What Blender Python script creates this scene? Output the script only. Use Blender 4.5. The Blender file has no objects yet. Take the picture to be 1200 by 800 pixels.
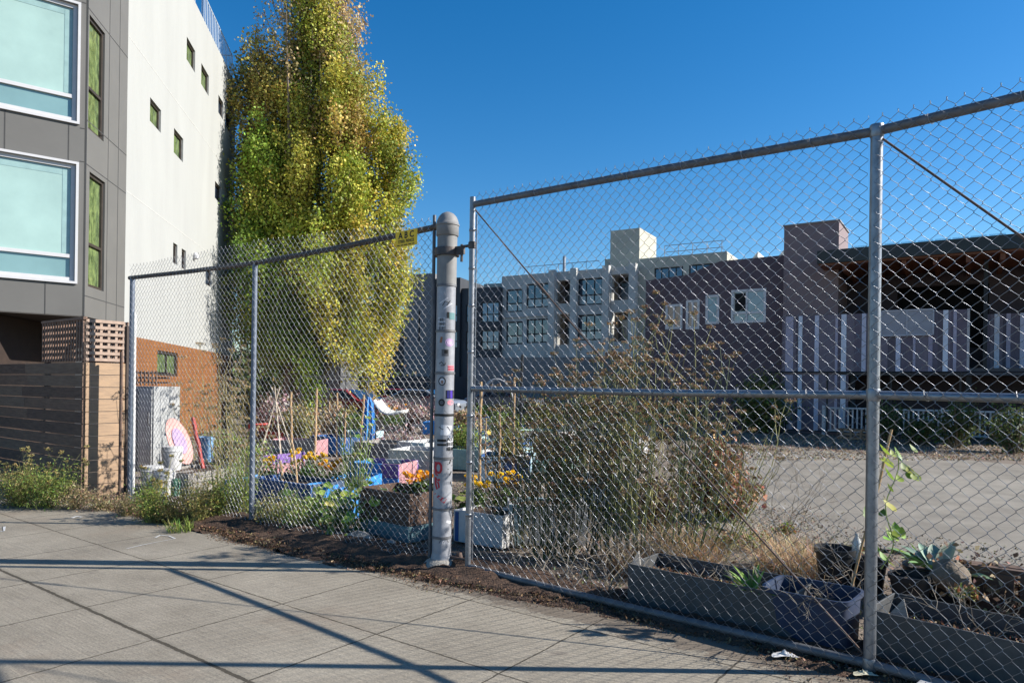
import bpy, math, random
import numpy as np
from mathutils import Vector, Matrix
random.seed(7); RNG = np.random.default_rng(7)
S = bpy.context.scene
COL = S.collection
PI = math.pi
# ------------------------------------------------------------------ camera geometry (for siting things on the ground and on wall planes)
F, TH, HY, EYE = 820.0, 0.014, 454.0, 1.6
def ray(px, py):
    dx, dy = px-600, py-HY
    c, s = math.cos(TH), math.sin(TH)
    return ((dx*c+dy*s)/F, 1.0, (dx*s-dy*c)/F)
def G(px, py, z=0.0):
    r = ray(px, py); t = (z-EYE)/r[2]
    return (r[0]*t, t, z)
def AT(px, py, Y):
    r = ray(px, py); return (r[0]*Y, Y, EYE+r[2]*Y)
def unit(v):
    l = math.hypot(v[0], v[1]); return (v[0]/l, v[1]/l)
D = (-.804, .595); N = (.595, .804)
def UV(u, v, z=0): return (-D[0]*u+N[0]*v, -D[1]*u+N[1]*v, z)

# ------------------------------------------------------------------ materials
MATS = {}
def newmat(name):
    m = bpy.data.materials.new(name); m.use_nodes = True
    nt = m.node_tree; b = nt.nodes['Principled BSDF']
    return m, nt, b
def L(nt, a, b): nt.links.new(a, b)
def mk(name, c1, c2=None, scale=6, rough=.7, metal=0., bump=0., bscale=None, stretch=(1,1,1), spec=.4, detail=6, c3=None, dirt=0.):
    if name in MATS: return MATS[name]
    m, nt, b = newmat(name)
    if c2 is None: c2 = tuple(x*.82 for x in c1)
    tc = nt.nodes.new('ShaderNodeTexCoord'); mp = nt.nodes.new('ShaderNodeMapping'); mp.inputs['Scale'].default_value = stretch
    L(nt, tc.outputs['Object'], mp.inputs['Vector'])
    n = nt.nodes.new('ShaderNodeTexNoise'); n.inputs['Scale'].default_value = scale; n.inputs['Detail'].default_value = detail; n.inputs['Roughness'].default_value = .62
    L(nt, mp.outputs['Vector'], n.inputs['Vector'])
    r = nt.nodes.new('ShaderNodeValToRGB'); e = r.color_ramp.elements
    e[0].position = .32; e[0].color = (*c2, 1); e[1].position = .68; e[1].color = (*c1, 1)
    if c3: k = e.new(.5); k.color = (*c3, 1)
    L(nt, n.outputs['Fac'], r.inputs['Fac'])
    out = r.outputs['Color']
    if dirt > 0:
        n2 = nt.nodes.new('ShaderNodeTexNoise'); n2.inputs['Scale'].default_value = scale*.23; n2.inputs['Detail'].default_value = 8; n2.inputs['Roughness'].default_value = .75
        L(nt, mp.outputs['Vector'], n2.inputs['Vector'])
        r2 = nt.nodes.new('ShaderNodeValToRGB'); r2.color_ramp.elements[0].position = .42; r2.color_ramp.elements[1].position = .7
        L(nt, n2.outputs['Fac'], r2.inputs['Fac'])
        mu = nt.nodes.new('ShaderNodeMath'); mu.operation = 'MULTIPLY'; mu.inputs[1].default_value = dirt
        L(nt, r2.outputs['Color'], mu.inputs[0])
        mx = nt.nodes.new('ShaderNodeMixRGB'); mx.inputs['Color2'].default_value = (.09, .07, .05, 1)
        L(nt, mu.outputs[0], mx.inputs['Fac']); L(nt, out, mx.inputs['Color1']); out = mx.outputs['Color']
    L(nt, out, b.inputs['Base Color'])
    b.inputs['Roughness'].default_value = rough; b.inputs['Metallic'].default_value = metal
    b.inputs['Specular IOR Level'].default_value = spec
    if bump > 0:
        nb = nt.nodes.new('ShaderNodeTexNoise'); nb.inputs['Scale'].default_value = bscale or scale*4; nb.inputs['Detail'].default_value = 5
        L(nt, mp.outputs['Vector'], nb.inputs['Vector'])
        bp = nt.nodes.new('ShaderNodeBump'); bp.inputs['Strength'].default_value = min(1, bump); bp.inputs['Distance'].default_value = .02
        L(nt, nb.outputs['Fac'], bp.inputs['Height']); L(nt, bp.outputs['Normal'], b.inputs['Normal'])
    MATS[name] = m; return m
def glass(name, tint, rough=.04, spec=.9, coat=.6):
    m = mk(name, tint, tuple(x*.8 for x in tint), scale=.9, rough=rough, spec=spec)
    b = m.node_tree.nodes['Principled BSDF']; b.inputs['Coat Weight'].default_value = coat; b.inputs['Coat Roughness'].default_value = .02
    return m
def leafmat(name, rough=.55, trans=.3):
    m, nt, b = newmat(name)
    a = nt.nodes.new('ShaderNodeAttribute'); a.attribute_name = 'tint'
    L(nt, a.outputs['Color'], b.inputs['Base Color']); b.inputs['Roughness'].default_value = rough; b.inputs['Specular IOR Level'].default_value = .35
    t = nt.nodes.new('ShaderNodeBsdfTranslucent'); L(nt, a.outputs['Color'], t.inputs['Color'])
    mx = nt.nodes.new('ShaderNodeMixShader'); mx.inputs[0].default_value = trans
    o = nt.nodes['Material Output']; L(nt, b.outputs[0], mx.inputs[1]); L(nt, t.outputs[0], mx.inputs[2]); L(nt, mx.outputs[0], o.inputs['Surface'])
    return m
LEAF = leafmat('leaf_tissue'); DRY = leafmat('dry_plant', .8, .12); PETAL = leafmat('petal', .6, .3)

galv = mk('galvanised_steel', (.30,.315,.34), (.19,.205,.23), scale=14, rough=.42, metal=.75, bump=.05, dirt=.12)
galv_dull = mk('galvanised_steel_dull', (.19,.195,.21), (.11,.115,.125), scale=9, rough=.6, metal=.5, dirt=.3)
wire = mk('zinc_wire', (.20,.21,.235), (.13,.14,.16), scale=20, rough=.33, metal=.85)
wire_old = mk('weathered_wire', (.36,.37,.385), (.24,.24,.25), scale=8, rough=.42, metal=.7)
rust = mk('rusty_steel', (.16,.10,.075), (.07,.055,.05), scale=12, rough=.75, metal=.3, bump=.2)
rustpipe = mk('rusty_rail', (.13,.11,.10), (.055,.05,.05), scale=18, rough=.6, metal=.5, bump=.1)
black = mk('black_plastic', (.02,.02,.022), (.012,.012,.013), rough=.5)
woodfence = mk('weathered_wood', (.20,.125,.085), (.10,.062,.045), scale=5, rough=.8, stretch=(1,1,9), bump=.25, bscale=20, c3=(.15,.095,.068))
lattice_m = mk('lattice_wood', (.24,.15,.11), (.13,.085,.065), scale=9, rough=.8)
cedar = mk('pale_sunlit_cedar', (.37,.25,.155), (.26,.18,.12), scale=4, rough=.75, stretch=(1,1,8), bump=.2, bscale=18)  # pallet's pale wood; on the fence end it paints in sunlight
bamboo = mk('bamboo', (.50,.33,.17), (.32,.2,.1), scale=9, rough=.6, stretch=(1,1,.3))
greypanel = mk('grey_cement_panel', (.118,.116,.110), (.102,.100,.095), scale=1.1, rough=.6)
jointm = mk('panel_joint', (.06,.06,.06), rough=.8)
stucco = mk('white_stucco', (.335,.342,.33), (.305,.311,.30), scale=1.1, rough=.85, bump=.35, bscale=24, stretch=(1,1,.22), dirt=.05)
stucco_line = mk('stucco_reveal', (.42,.42,.40), rough=.9)
orange = mk('orange_cladding', (.215,.085,.022), (.17,.066,.018), scale=2.5, rough=.7, stretch=(1,1,.4))
whiteframe = mk('white_vinyl', (.50,.50,.51), (.46,.46,.47), rough=.35)
bronze = mk('bronze_frame', (.075,.06,.05), (.05,.04,.035), rough=.4, metal=.3)
aqua = glass('aqua_sky_blind_glass', (.34,.48,.43))  # aqua tint paints sky reflection and blinds into the panes
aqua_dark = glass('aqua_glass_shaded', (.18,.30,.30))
leafglass = mk('leaf_reflection_glass', (.20,.26,.10), (.025,.04,.02), scale=9, rough=.05, spec=.9, c3=(.10,.14,.06), detail=9, stretch=(1,1,.45))  # mottled greens paint blurred leaf reflections into the panes
darkglass = glass('dark_blue_glass', (.02,.035,.06), coat=1)
blind = glass('glass_with_blind', (.32,.34,.33))
soil = mk('soil', (.10,.065,.042), (.035,.024,.018), scale=30, rough=.95, bump=1, bscale=60)
bark = mk('bark', (.21,.165,.12), (.08,.062,.048), scale=7, rough=.9, stretch=(1,1,.25), bump=.7, bscale=22)
twig = mk('twig', (.25,.19,.13), (.12,.09,.06), scale=8, rough=.85)
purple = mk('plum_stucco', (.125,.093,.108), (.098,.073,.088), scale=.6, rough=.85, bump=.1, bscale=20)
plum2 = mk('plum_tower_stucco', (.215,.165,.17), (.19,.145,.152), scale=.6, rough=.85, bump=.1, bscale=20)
concrete_w = mk('pale_concrete', (.46,.455,.43), (.39,.385,.365), scale=.5, rough=.8)
cream = mk('cream_render', (.46,.44,.36), (.39,.375,.31), scale=.5, rough=.85)
darkcharcoal = mk('charcoal_cladding', (.045,.048,.055), (.03,.032,.038), scale=.6, rough=.6)
midgrey = mk('mid_grey_cladding', (.17,.17,.175), (.13,.13,.135), scale=.5, rough=.7)
roofdark = mk('dark_roof_metal', (.035,.04,.038), rough=.5)
soffit = mk('timber_soffit', (.20,.075,.035), (.12,.045,.022), scale=5, rough=.6, stretch=(6,1,1))
void = mk('dark_interior', (.012,.012,.013), rough=.9)
darkbrown = mk('dark_brown_wall', (.035,.022,.016), (.022,.014,.011), rough=.7)

# ------------------------------------------------------------------ mesh builder
class MB:
    def __init__(s): s.v=[]; s.f=[]; s.m=[]; s.mi=0
    def mat(s,i): s.mi=i; return s
    def add(s, vs, fs):
        b=len(s.v); s.v+= [tuple(v) for v in vs]; s.f+=[tuple(i+b for i in f) for f in fs]; s.m+=[s.mi]*len(fs); return s
    def box(s, c, size, ax=(1,0), tilt=0, up=None):
        """box centred at c, size (along ax, across, up)"""
        a=Vector((ax[0],ax[1],0)).normalized(); b=Vector((-a.y,a.x,0)); z=Vector((0,0,1))
        if tilt: R=Matrix.Rotation(tilt,3,b); a=R@a; z=R@z
        h=[x/2 for x in size]; c=Vector(c); vs=[]
        for i in (-1,1):
            for j in (-1,1):
                for k in (-1,1): vs.append(c+a*h[0]*i+b*h[1]*j+z*h[2]*k)
        return s.add(vs,[(0,1,3,2),(4,6,7,5),(0,4,5,1),(2,3,7,6),(0,2,6,4),(1,5,7,3)])
    def beam(s, p, q, w, t, roll=0):
        p=Vector(p);q=Vector(q);d=(q-p).normalized(); x=d.cross(Vector((0,0,1)))
        if x.length<1e-3: x=Vector((1,0,0))
        x.normalize(); y=x.cross(d)
        if roll: R=Matrix.Rotation(roll,3,d); x=R@x;y=R@y
        vs=[]
        for e in (p,q):
            for i,j in ((-1,-1),(1,-1),(1,1),(-1,1)): vs.append(e+x*w/2*i+y*t/2*j)
        return s.add(vs,[(0,3,2,1),(4,5,6,7),(0,1,5,4),(1,2,6,5),(2,3,7,6),(3,0,4,7)])
    def tube(s, pts, r, n=8, cap=True):
        pts=[Vector(p) for p in pts]; rr=r if isinstance(r,(list,tuple)) else [r]*len(pts)
        base=[]; vs=[]; x=None
        for i,p in enumerate(pts):
            d=(pts[min(i+1,len(pts)-1)]-pts[max(i-1,0)])
            if d.length<1e-9: d=Vector((0,0,1))
            d.normalize()
            if x is None:
                x=d.cross(Vector((0,0,1)));
                if x.length<.05: x=d.cross(Vector((0,1,0)))
            x=(x-d*x.dot(d)).normalized(); y=d.cross(x)
            for k in range(n):
                a=2*PI*k/n; vs.append(p+(x*math.cos(a)+y*math.sin(a))*rr[i])
        fs=[]
        for i in range(len(pts)-1):
            for k in range(n):
                k2=(k+1)%n; fs.append((i*n+k,i*n+k2,(i+1)*n+k2,(i+1)*n+k))
        if cap: fs.append(tuple(range(n-1,-1,-1))); fs.append(tuple((len(pts)-1)*n+k for k in range(n)))
        return s.add(vs,fs)
    def lathe(s, c, prof, n=24, cap=True):
        vs=[];fs=[]
        for (r,z) in prof:
            for k in range(n): a=2*PI*k/n; vs.append((c[0]+r*math.cos(a),c[1]+r*math.sin(a),c[2]+z))
        for i in range(len(prof)-1):
            for k in range(n): k2=(k+1)%n; fs.append((i*n+k,i*n+k2,(i+1)*n+k2,(i+1)*n+k))
        if cap: fs.append(tuple(range(n-1,-1,-1))); fs.append(tuple((len(prof)-1)*n+k for k in range(n)))
        return s.add(vs,fs)
    def prism(s, poly, off):
        """poly: list of 3d points, extruded by off"""
        n=len(poly); p=[Vector(a) for a in poly]; o=Vector(off); vs=p+[a+o for a in p]
        fs=[tuple(range(n-1,-1,-1)),tuple(range(n,2*n))]
        for i in range(n): j=(i+1)%n; fs.append((i,j,n+j,n+i))
        return s.add(vs,fs)
    def build(s, name, mats, parent=None, smooth=False, bevel=0):
        me=bpy.data.meshes.new(name); ox=oy=oz=0
        p=parent
        while p is not None: ox+=p.location.x; oy+=p.location.y; oz+=p.location.z; p=p.parent
        me.from_pydata([(v[0]-ox,v[1]-oy,v[2]-oz) for v in s.v],[],s.f)
        if not isinstance(mats,(list,tuple)): mats=[mats]
        for m in mats: me.materials.append(m)
        if len(mats)>1: me.polygons.foreach_set('material_index', s.m)
        o=bpy.data.objects.new(name,me); COL.objects.link(o)
        if parent: o.parent=parent
        if smooth: me.polygons.foreach_set('use_smooth',[True]*len(me.polygons))
        import bmesh
        bm=bmesh.new(); bm.from_mesh(me); bmesh.ops.recalc_face_normals(bm, faces=bm.faces); bm.to_mesh(me); bm.free()
        if smooth:
            md=o.modifiers.new('es','EDGE_SPLIT'); md.split_angle=math.radians(40)
        if bevel:
            md=o.modifiers.new('bv','BEVEL'); md.width=bevel; md.segments=2; md.limit_method='ANGLE'
        return o
def thing(name, label, cat, loc=(0,0,0), group=None):
    o=bpy.data.objects.new(name,None); COL.objects.link(o); o.location=loc; o.empty_display_size=.2
    o['label']=label; o['category']=cat
    if group: o['group']=group
    return o
def tag(o,label,cat,group=None):
    o['label']=label; o['category']=cat
    if group: o['group']=group
    return o
def setting(o, kind='structure'): o['kind']=kind; return o
def copy_tree(o, parent=None):
    c=o.copy(); COL.objects.link(c); c.parent=parent
    for ch in list(o.children): copy_tree(ch,c)
    return c

def npmesh(name, V, Fq, cols, mat, parent=None, smooth=False, tri=False):
    """fast mesh from numpy; Fq (n,k) faces; cols per vertex"""
    k=Fq.shape[1]; me=bpy.data.meshes.new(name)
    off=np.zeros(3); p=parent
    while p is not None: off+=np.array(p.location); p=p.parent
    me.vertices.add(len(V)); me.vertices.foreach_set('co',(V-off).astype(np.float32).ravel())
    me.loops.add(Fq.size); me.loops.foreach_set('vertex_index',Fq.astype(np.int32).ravel())
    me.polygons.add(len(Fq)); me.polygons.foreach_set('loop_start',np.arange(0,Fq.size,k,dtype=np.int32))
    try: me.polygons.foreach_set('loop_total',np.full(len(Fq),k,dtype=np.int32))
    except Exception: pass
    me.update(calc_edges=True)
    if cols is not None:
        a=me.color_attributes.new('tint','FLOAT_COLOR','POINT'); c=np.ones((len(V),4),np.float32); c[:,:3]=cols; a.data.foreach_set('color',c.ravel())
    me.materials.append(mat)
    if smooth: me.polygons.foreach_set('use_smooth',[True]*len(me.polygons))
    o=bpy.data.objects.new(name,me); COL.objects.link(o)
    if parent: o.parent=parent
    return o
def leaf_cloud(C, size, cols, up=.3, aspect=.75, fold=.25, hang=None):
    """C (n,3) centres; returns V, F, col for folded leaf (2 tris-pairs as quads: 6 verts -> 2 quads)"""
    n=len(C); a=RNG.normal(size=(n,3)); a[:,2]+=up
    a/=np.linalg.norm(a,axis=1)[:,None]
    b=np.cross(a,RNG.normal(size=(n,3))); b/=np.linalg.norm(b,axis=1)[:,None]
    nn=np.cross(a,b)
    sz=(size*(.6+.8*RNG.random(n)))[:,None]
    l=a*sz*.5; w=b*sz*.5*aspect; h=nn*sz*.5*fold
    V=np.stack([C-l, C+w*.9-l*.15+h, C+l, C-w*.9-l*.15+h],1)
    F_=np.arange(4*n).reshape(n,4)
    return V.reshape(-1,3),F_,np.repeat(cols,4,0)
def jitter(c,n,amt=.25,hue=.12):
    c=np.array(c)[None,:].repeat(n,0) if np.ndim(c)==1 else c
    k=(1+amt*RNG.normal(size=(n,1))).clip(.35,1.8); h=1+hue*RNG.normal(size=(n,3))
    return (c*k*h).clip(.003,.9)

# ------------------------------------------------------------------ plants
def bush(name,label,cat,loc,w,h,n,size,cols,nt=26,droop=0.,group=None,stemc=twig,dens=.10,dry=False,z0=.15,thick=.004,part='foliage',aspect=.75):
    """twiggy shrub: curved twigs with leaves set along their outer length"""
    root=thing(name,label,cat,loc,group); mb=MB(); C=[]
    per=max(3,n//nt)
    for i in range(nt):
        a=RNG.random()*2*PI; r=w*.5*math.sqrt(RNG.random()); hh=h*(.55+.45*RNG.random())*(1-.45*(r/(w*.5))**2)
        tip=np.array([math.cos(a)*r,math.sin(a)*r,hh]); b=np.array([tip[0]*.18,tip[1]*.18,0])
        mid=(b+tip)/2+RNG.normal(size=3)*w*.05; mid[2]+=hh*.1
        tip[2]-=droop*h*.3
        ts=np.linspace(0,1,6)[:,None]; P=(1-ts)**2*b+2*ts*(1-ts)*mid+ts**2*tip
        mb.tube([tuple(p+np.array(loc)) for p in P],[thick*1.6*(1-.75*t) for t in np.linspace(0,1,6)],4,False)
        t=(z0+(1-z0)*RNG.random(per)**.8)[:,None]
        q=(1-t)**2*b+2*t*(1-t)*mid+t**2*tip+RNG.normal(size=(per,3))*w*dens*np.array([1,1,.8])
        q[:,2]=np.abs(q[:,2]); C.append(q)
    C=np.concatenate(C)+np.array(loc)
    cs=np.array(cols); pick=RNG.integers(0,len(cs),len(C)); col=jitter(cs[pick],len(C))
    V,F_,c=leaf_cloud(C,size,col,aspect=aspect)
    mb.build('stems',stemc,root); npmesh(part,V,F_,c,DRY if dry else LEAF,root)
    return root
def fennel(name,label,cat,loc,ns,h,spread,stemcol,headcol,lean=(0,0),group=None,feather=(.10,.14,.03),nf=40,r=.0045,heads=True,hd=1.):
    """tall stalks with side branches, feathery leaves and umbels of dry seed"""
    root=thing(name,label,cat,loc,group); SV=[];mb=MB(); loc=np.array(loc); HC=[];FC=[]; umb=mb; TV=[]
    for i in range(ns):
        a=RNG.random()*2*PI; rr=spread*math.sqrt(RNG.random()); hh=h*(.5+.5*RNG.random())
        b=loc+np.array([math.cos(a)*rr*.5,math.sin(a)*rr*.5,0]); dirn=np.array([math.cos(a)*rr+lean[0]*hh,math.sin(a)*rr+lean[1]*hh,hh])
        k=RNG.normal(size=3)*.05*hh
        pts=[b+dirn*t+k*math.sin(t*PI)*[1,1,0]+RNG.normal(size=3)*.012 for t in np.linspace(0,1,8)]
        mb.tube([tuple(p) for p in pts],[r*(1.15-.8*t) for t in np.linspace(0,1,8)],5,False)
        ends=[(pts[-1],1.)]
        for q in range(RNG.integers(3,7)):
            j=RNG.integers(2,7); p=pts[j]; aa=RNG.random()*2*PI; ln=hh*(.1+.16*RNG.random())
            e=p+np.array([math.cos(aa)*ln*.55,math.sin(aa)*ln*.55,ln*.85])
            m=(p+e)/2+np.array([math.cos(aa),math.sin(aa),-.3])*ln*.12
            mb.tube([tuple(p),tuple(m),tuple(e)],[r*.6,r*.45,r*.3],4,False); ends.append((e,.75))
        for (e,s) in ends:
            if heads and RNG.random()<.85:
                R=.045*s*hd*(.7+.7*RNG.random())
                for q in range(12):
                    aa=2*PI*q/12+RNG.random()*.4; ra=R*(.35+.65*RNG.random()); tip=e+np.array([math.cos(aa)*ra,math.sin(aa)*ra,R*(.55+.3*RNG.random())])
                    umb.tube([tuple(e),tuple(tip)],.0011,3,False)
                    for _ in range(6): HC.append(tip+RNG.normal(size=3)*.007)
        for q in range(nf):
            t=RNG.random()*.75; p=b+dirn*t+RNG.normal(size=3)*[.08,.08,.06]; FC.append(p)
    sc=mk(name+'_stalk_'+str(stemcol),stemcol,tuple(x*.6 for x in stemcol),scale=5,rough=.7)
    mb.build('stalks',sc,root)
    if HC:
        HC=np.array(HC); V,F_,c=leaf_cloud(HC,.016,jitter(headcol,len(HC),.3),aspect=.9); 
        hp=npmesh('seed_heads',V,F_,c,DRY,root)
    if FC:
        FC=np.array(FC); FC[:,2]=np.maximum(FC[:,2],.02); V,F_,c=leaf_cloud(FC,.07,jitter(feather,len(FC),.35,.2),aspect=.10,up=.8); npmesh('leaves',V,F_,c,LEAF,root)
    return root
def blades(C,H,W,lean,cols,seg=5,curl=.6):
    """grass or strap blades: arrays of bases, heights, widths"""
    n=len(C); a=RNG.random(n)*2*PI; d=np.stack([np.cos(a),np.sin(a),np.zeros(n)],1); w=np.stack([-np.sin(a),np.cos(a),np.zeros(n)],1)
    V=[]; 
    for k in range(seg+1):
        t=k/seg; out=lean*(t**1.6); z=H*(t-curl*lean/np.maximum(H,.01)*.5*t**3)
        c=C+d*out[:,None]; c[:,2]=C[:,2]+z
        ww=(W*(1-t**2)*.5+.0004)[:,None]
        V.append(c-w*ww); V.append(c+w*ww)
    V=np.stack(V,1); m=2*(seg+1); F_=[]
    base=(np.arange(n)*m)[:,None]
    for k in range(seg): F_.append(base+np.array([[2*k,2*k+1,2*k+3,2*k+2]]))
    F_=np.concatenate(F_,0)
    return V.reshape(-1,3),F_,np.repeat(cols,m,0)
def tuft(name,label,cat,loc,n,r,h,w,col,lean=.25,group=None,dry=False,curl=.6):
    a=RNG.random(n)*2*PI; rr=r*np.sqrt(RNG.random(n)); C=np.stack([loc[0]+np.cos(a)*rr,loc[1]+np.sin(a)*rr,np.full(n,loc[2])],1)
    H=h*(.45+.55*RNG.random(n)); cs=np.array(col); cc=jitter(cs[RNG.integers(0,len(cs),n)],n,.2)
    V,F_,c=blades(C,H,w*(.6+.6*RNG.random(n)),lean*h*(.3+RNG.random(n)),cc,curl=curl)
    o=npmesh(name,V-np.array(loc),F_,c,DRY if dry else LEAF,None); o.location=loc; return tag(o,label,cat,group)
def broadleaf(name,label,cat,loc,n,spread,h,size,cols,group=None,fruit=None):
    """plant with large rounded leaves on stalks"""
    root=thing(name,label,cat,loc,group); mb=MB(); Vs=[];Fs=[];Cs=[];b=0; loc=np.array(loc)
    for i in range(n):
        a=RNG.random()*2*PI; r=spread*math.sqrt(RNG.random()); z=h*(.25+.75*RNG.random()); c=loc+np.array([math.cos(a)*r,math.sin(a)*r,z])
        mb.tube([tuple(loc+np.array([math.cos(a)*r*.3,math.sin(a)*r*.3,0])),tuple(loc+np.array([math.cos(a)*r*.75,math.sin(a)*r*.75,z*.7])),tuple(c)],[.006,.005,.003],5,False)
        s=size*(.6+.7*RNG.random()); nrm=Vector((math.cos(a)*.5+RNG.normal()*.35,math.sin(a)*.5-.3+RNG.normal()*.35,.9)).normalized(); q=nrm.to_track_quat('Z','Y')
        m=10; vv=[Vector((0,0,-.12*s))]; 
        for k in range(m):
            t=2*PI*k/m; rad=s*.5*(.75+.25*math.cos(t*2.5+1)**2)*(1.25 if k==0 else 1); vv.append(Vector((math.cos(t)*rad,math.sin(t)*rad*.85,.10*s*math.cos(t*3)-.05*s)))
        for v in vv: v.rotate(q); Vs.append(c+np.array(v))
        for k in range(m): Fs.append((b,b+1+k,b+1+(k+1)%m))
        b+=m+1; cc=jitter(cols[RNG.integers(0,len(cols))],1,.2); Cs.append(np.repeat(cc,m+1,0))
    mb.build('stems',mk('green_stem',(.16,.22,.06)),root)
    npmesh('leaves',np.array(Vs),np.array(Fs),np.concatenate(Cs),LEAF,root,smooth=True)
    return root
def marigold(label,loc,w,h,nfl,col,group='orange marigold clumps in the garden',seed_dep=0):
    root=bush('marigold_plant',label,'flowering plant',loc,w,h*.85,int(900*w/.5),.035,[(.07,.13,.025),(.10,.17,.04),(.05,.09,.02)],nt=18,group=group)
    for i in range(nfl):
        a=RNG.random()*2*PI; r=w*.48*math.sqrt(RNG.random()); c=np.array(loc)+[math.cos(a)*r,math.sin(a)*r,h*(.7+.35*RNG.random())]
        n=60; P=RNG.normal(size=(n,3)); P/=np.linalg.norm(P,axis=1)[:,None]; P*=[.03,.03,.017]; 
        V,F_,cc=leaf_cloud(c+P,.026,jitter(col,n,.12,.06),aspect=1.)
        npmesh('flower',V,F_,cc,PETAL,root)
    return root

# ------------------------------------------------------------------ ground
def sheet(name,poly,z,mat,kind='structure',dens=None):
    me=bpy.data.meshes.new(name); me.from_pydata([(p[0],p[1],z) for p in poly],[],[tuple(range(len(poly)))]); me.materials.append(mat)
    o=bpy.data.objects.new(name,me); COL.objects.link(o); return setting(o,kind)
dirt=mk('lot_dirt',(.19,.15,.115),(.08,.06,.045),scale=1.6,rough=.95,bump=1,bscale=45,c3=(.17,.135,.105),detail=12)
# ground as a grid, gentle relief in the lot
def ground():
    xs=np.concatenate([[-400,-150,-60],np.linspace(-30,40,141),[70,150,400]]); ys=np.concatenate([[-300,-80,-20],np.linspace(-5,60,131),[90,200,700]])
    X,Y=np.meshgrid(xs,ys,indexing='ij'); v=X*N[0]+Y*N[1]
    Z=-.02+.022*np.sin(X*1.9+.6*Y)*np.sin(Y*1.3-X*.7)+.01*np.sin(X*5.1)*np.cos(Y*4.3)
    Z=np.where(v<4.0,-.03,np.minimum(Z,.0)); 
    V=np.stack([X,Y,Z],-1).reshape(-1,3); a,b=len(xs),len(ys); idx=np.arange(a*b).reshape(a,b)
    F_=np.stack([idx[:-1,:-1],idx[1:,:-1],idx[1:,1:],idx[:-1,1:]],-1).reshape(-1,4)
    return setting(npmesh('ground',V,F_,None,dirt,smooth=True))
ground()
def pavement_mat():
    m,nt,b=newmat('sidewalk_concrete'); tc=nt.nodes.new('ShaderNodeTexCoord'); sx=nt.nodes.new('ShaderNodeSeparateXYZ'); L(nt,tc.outputs['Object'],sx.inputs[0])
    def math_(op,a,bb=None,c=None):
        n=nt.nodes.new('ShaderNodeMath'); n.operation=op
        for i,q in enumerate((a,bb,c)):
            if q is None: continue
            if isinstance(q,(int,float)): n.inputs[i].default_value=q
            else: L(nt,q,n.inputs[i])
        return n.outputs[0]
    def noise(sc,det=6,r=.6,vec=None,st=None):
        n=nt.nodes.new('ShaderNodeTexNoise'); n.inputs['Scale'].default_value=sc; n.inputs['Detail'].default_value=det; n.inputs['Roughness'].default_value=r
        if st:
            mp=nt.nodes.new('ShaderNodeMapping'); mp.inputs['Scale'].default_value=st; mp.inputs['Rotation'].default_value=(0,0,math.radians(-36.5)); L(nt,tc.outputs['Object'],mp.inputs[0]); L(nt,mp.outputs[0],n.inputs['Vector'])
        else: L(nt,tc.outputs['Object'],n.inputs['Vector'])
        return n.outputs['Fac']
    wob=math_('MULTIPLY',math_('SUBTRACT',noise(7,8,.75),.5),.035)
    def joints(coord,off,per,w):
        x=math_('ADD',math_('SUBTRACT',coord,off),wob); k=math_('MODULO',math_('ADD',x,100*per),per)
        d=math_('MINIMUM',k,math_('SUBTRACT',per,k)); return d
    du=joints(sx.outputs[0],-.37,1.0,.01); dv=joints(sx.outputs[1],3.12,.93,.01)
    big=math_('ABSOLUTE',math_('ADD',math_('SUBTRACT',sx.outputs[1],2.2),wob))
    d=math_('MINIMUM',du,dv); 
    wn=math_('MULTIPLY',math_('POWER',noise(11,9,.85),1.6),.019)
    j1=math_('LESS_THAN',d,wn); j2=math_('LESS_THAN',math_('MULTIPLY',big,.62),wn)
    j=math_('MAXIMUM',j1,j2)
    def ramp(f,p0,c0,p1,c1,mid=None):
        r=nt.nodes.new('ShaderNodeValToRGB'); e=r.color_ramp.elements; e[0].position=p0;e[0].color=(*c0,1);e[1].position=p1;e[1].color=(*c1,1); L(nt,f,r.inputs[0]); return r.outputs[0]
    base=ramp(noise(1.3,10,.7),.3,(.232,.203,.163),.74,(.385,.343,.28))
    def mix(f,a,c,mode='MIX'):
        x=nt.nodes.new('ShaderNodeMixRGB'); x.blend_type=mode
        if isinstance(f,(int,float)): x.inputs[0].default_value=f
        else: L(nt,f,x.inputs[0])
        L(nt,a,x.inputs[1])
        if isinstance(c,tuple): x.inputs[2].default_value=(*c,1)
        else: L(nt,c,x.inputs[2])
        return x.outputs[0]
    fine=ramp(noise(75,6,.8),.3,(.38,.38,.38),.7,(1.3,1.3,1.26)); col=mix(.9,base,fine,'MULTIPLY')
    broom=ramp(noise(1,5,.6,st=(2.6,52,1)),.3,(.75,.75,.75),.7,(1.12,1.12,1.12)); col=mix(.5,col,broom,'MULTIPLY')
    rust_=ramp(noise(1.1,7,.65),.55,(0,0,0),.72,(1,1,1)); col=mix(math_('MULTIPLY',rust_,.42),col,(.20,.145,.105)); spots=ramp(noise(5.5,3,.5),.64,(0,0,0),.74,(1,1,1)); col=mix(math_('MULTIPLY',spots,.45),col,(.12,.10,.085))
    gum=nt.nodes.new('ShaderNodeTexVoronoi'); gum.inputs['Scale'].default_value=4.2; L(nt,tc.outputs['Object'],gum.inputs['Vector'])
    g=math_('LESS_THAN',gum.outputs['Distance'],.055); col=mix(math_('MULTIPLY',g,.35),col,(.09,.085,.08))
    # dirt washed out of the bed on to the last half metre
    edge=math_('MULTIPLY',math_('GREATER_THAN',math_('ADD',sx.outputs[1],math_('MULTIPLY',noise(5,10,.85),.9)),4.58),.7); col=mix(edge,col,(.11,.085,.065))
    halo=math_('MULTIPLY',math_('SUBTRACT',1,math_('MINIMUM',math_('MULTIPLY',big,22),1)),.4); col=mix(halo,col,(.13,.115,.09))
    col=mix(math_('MULTIPLY',j,.88),col,(.045,.038,.028))
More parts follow.
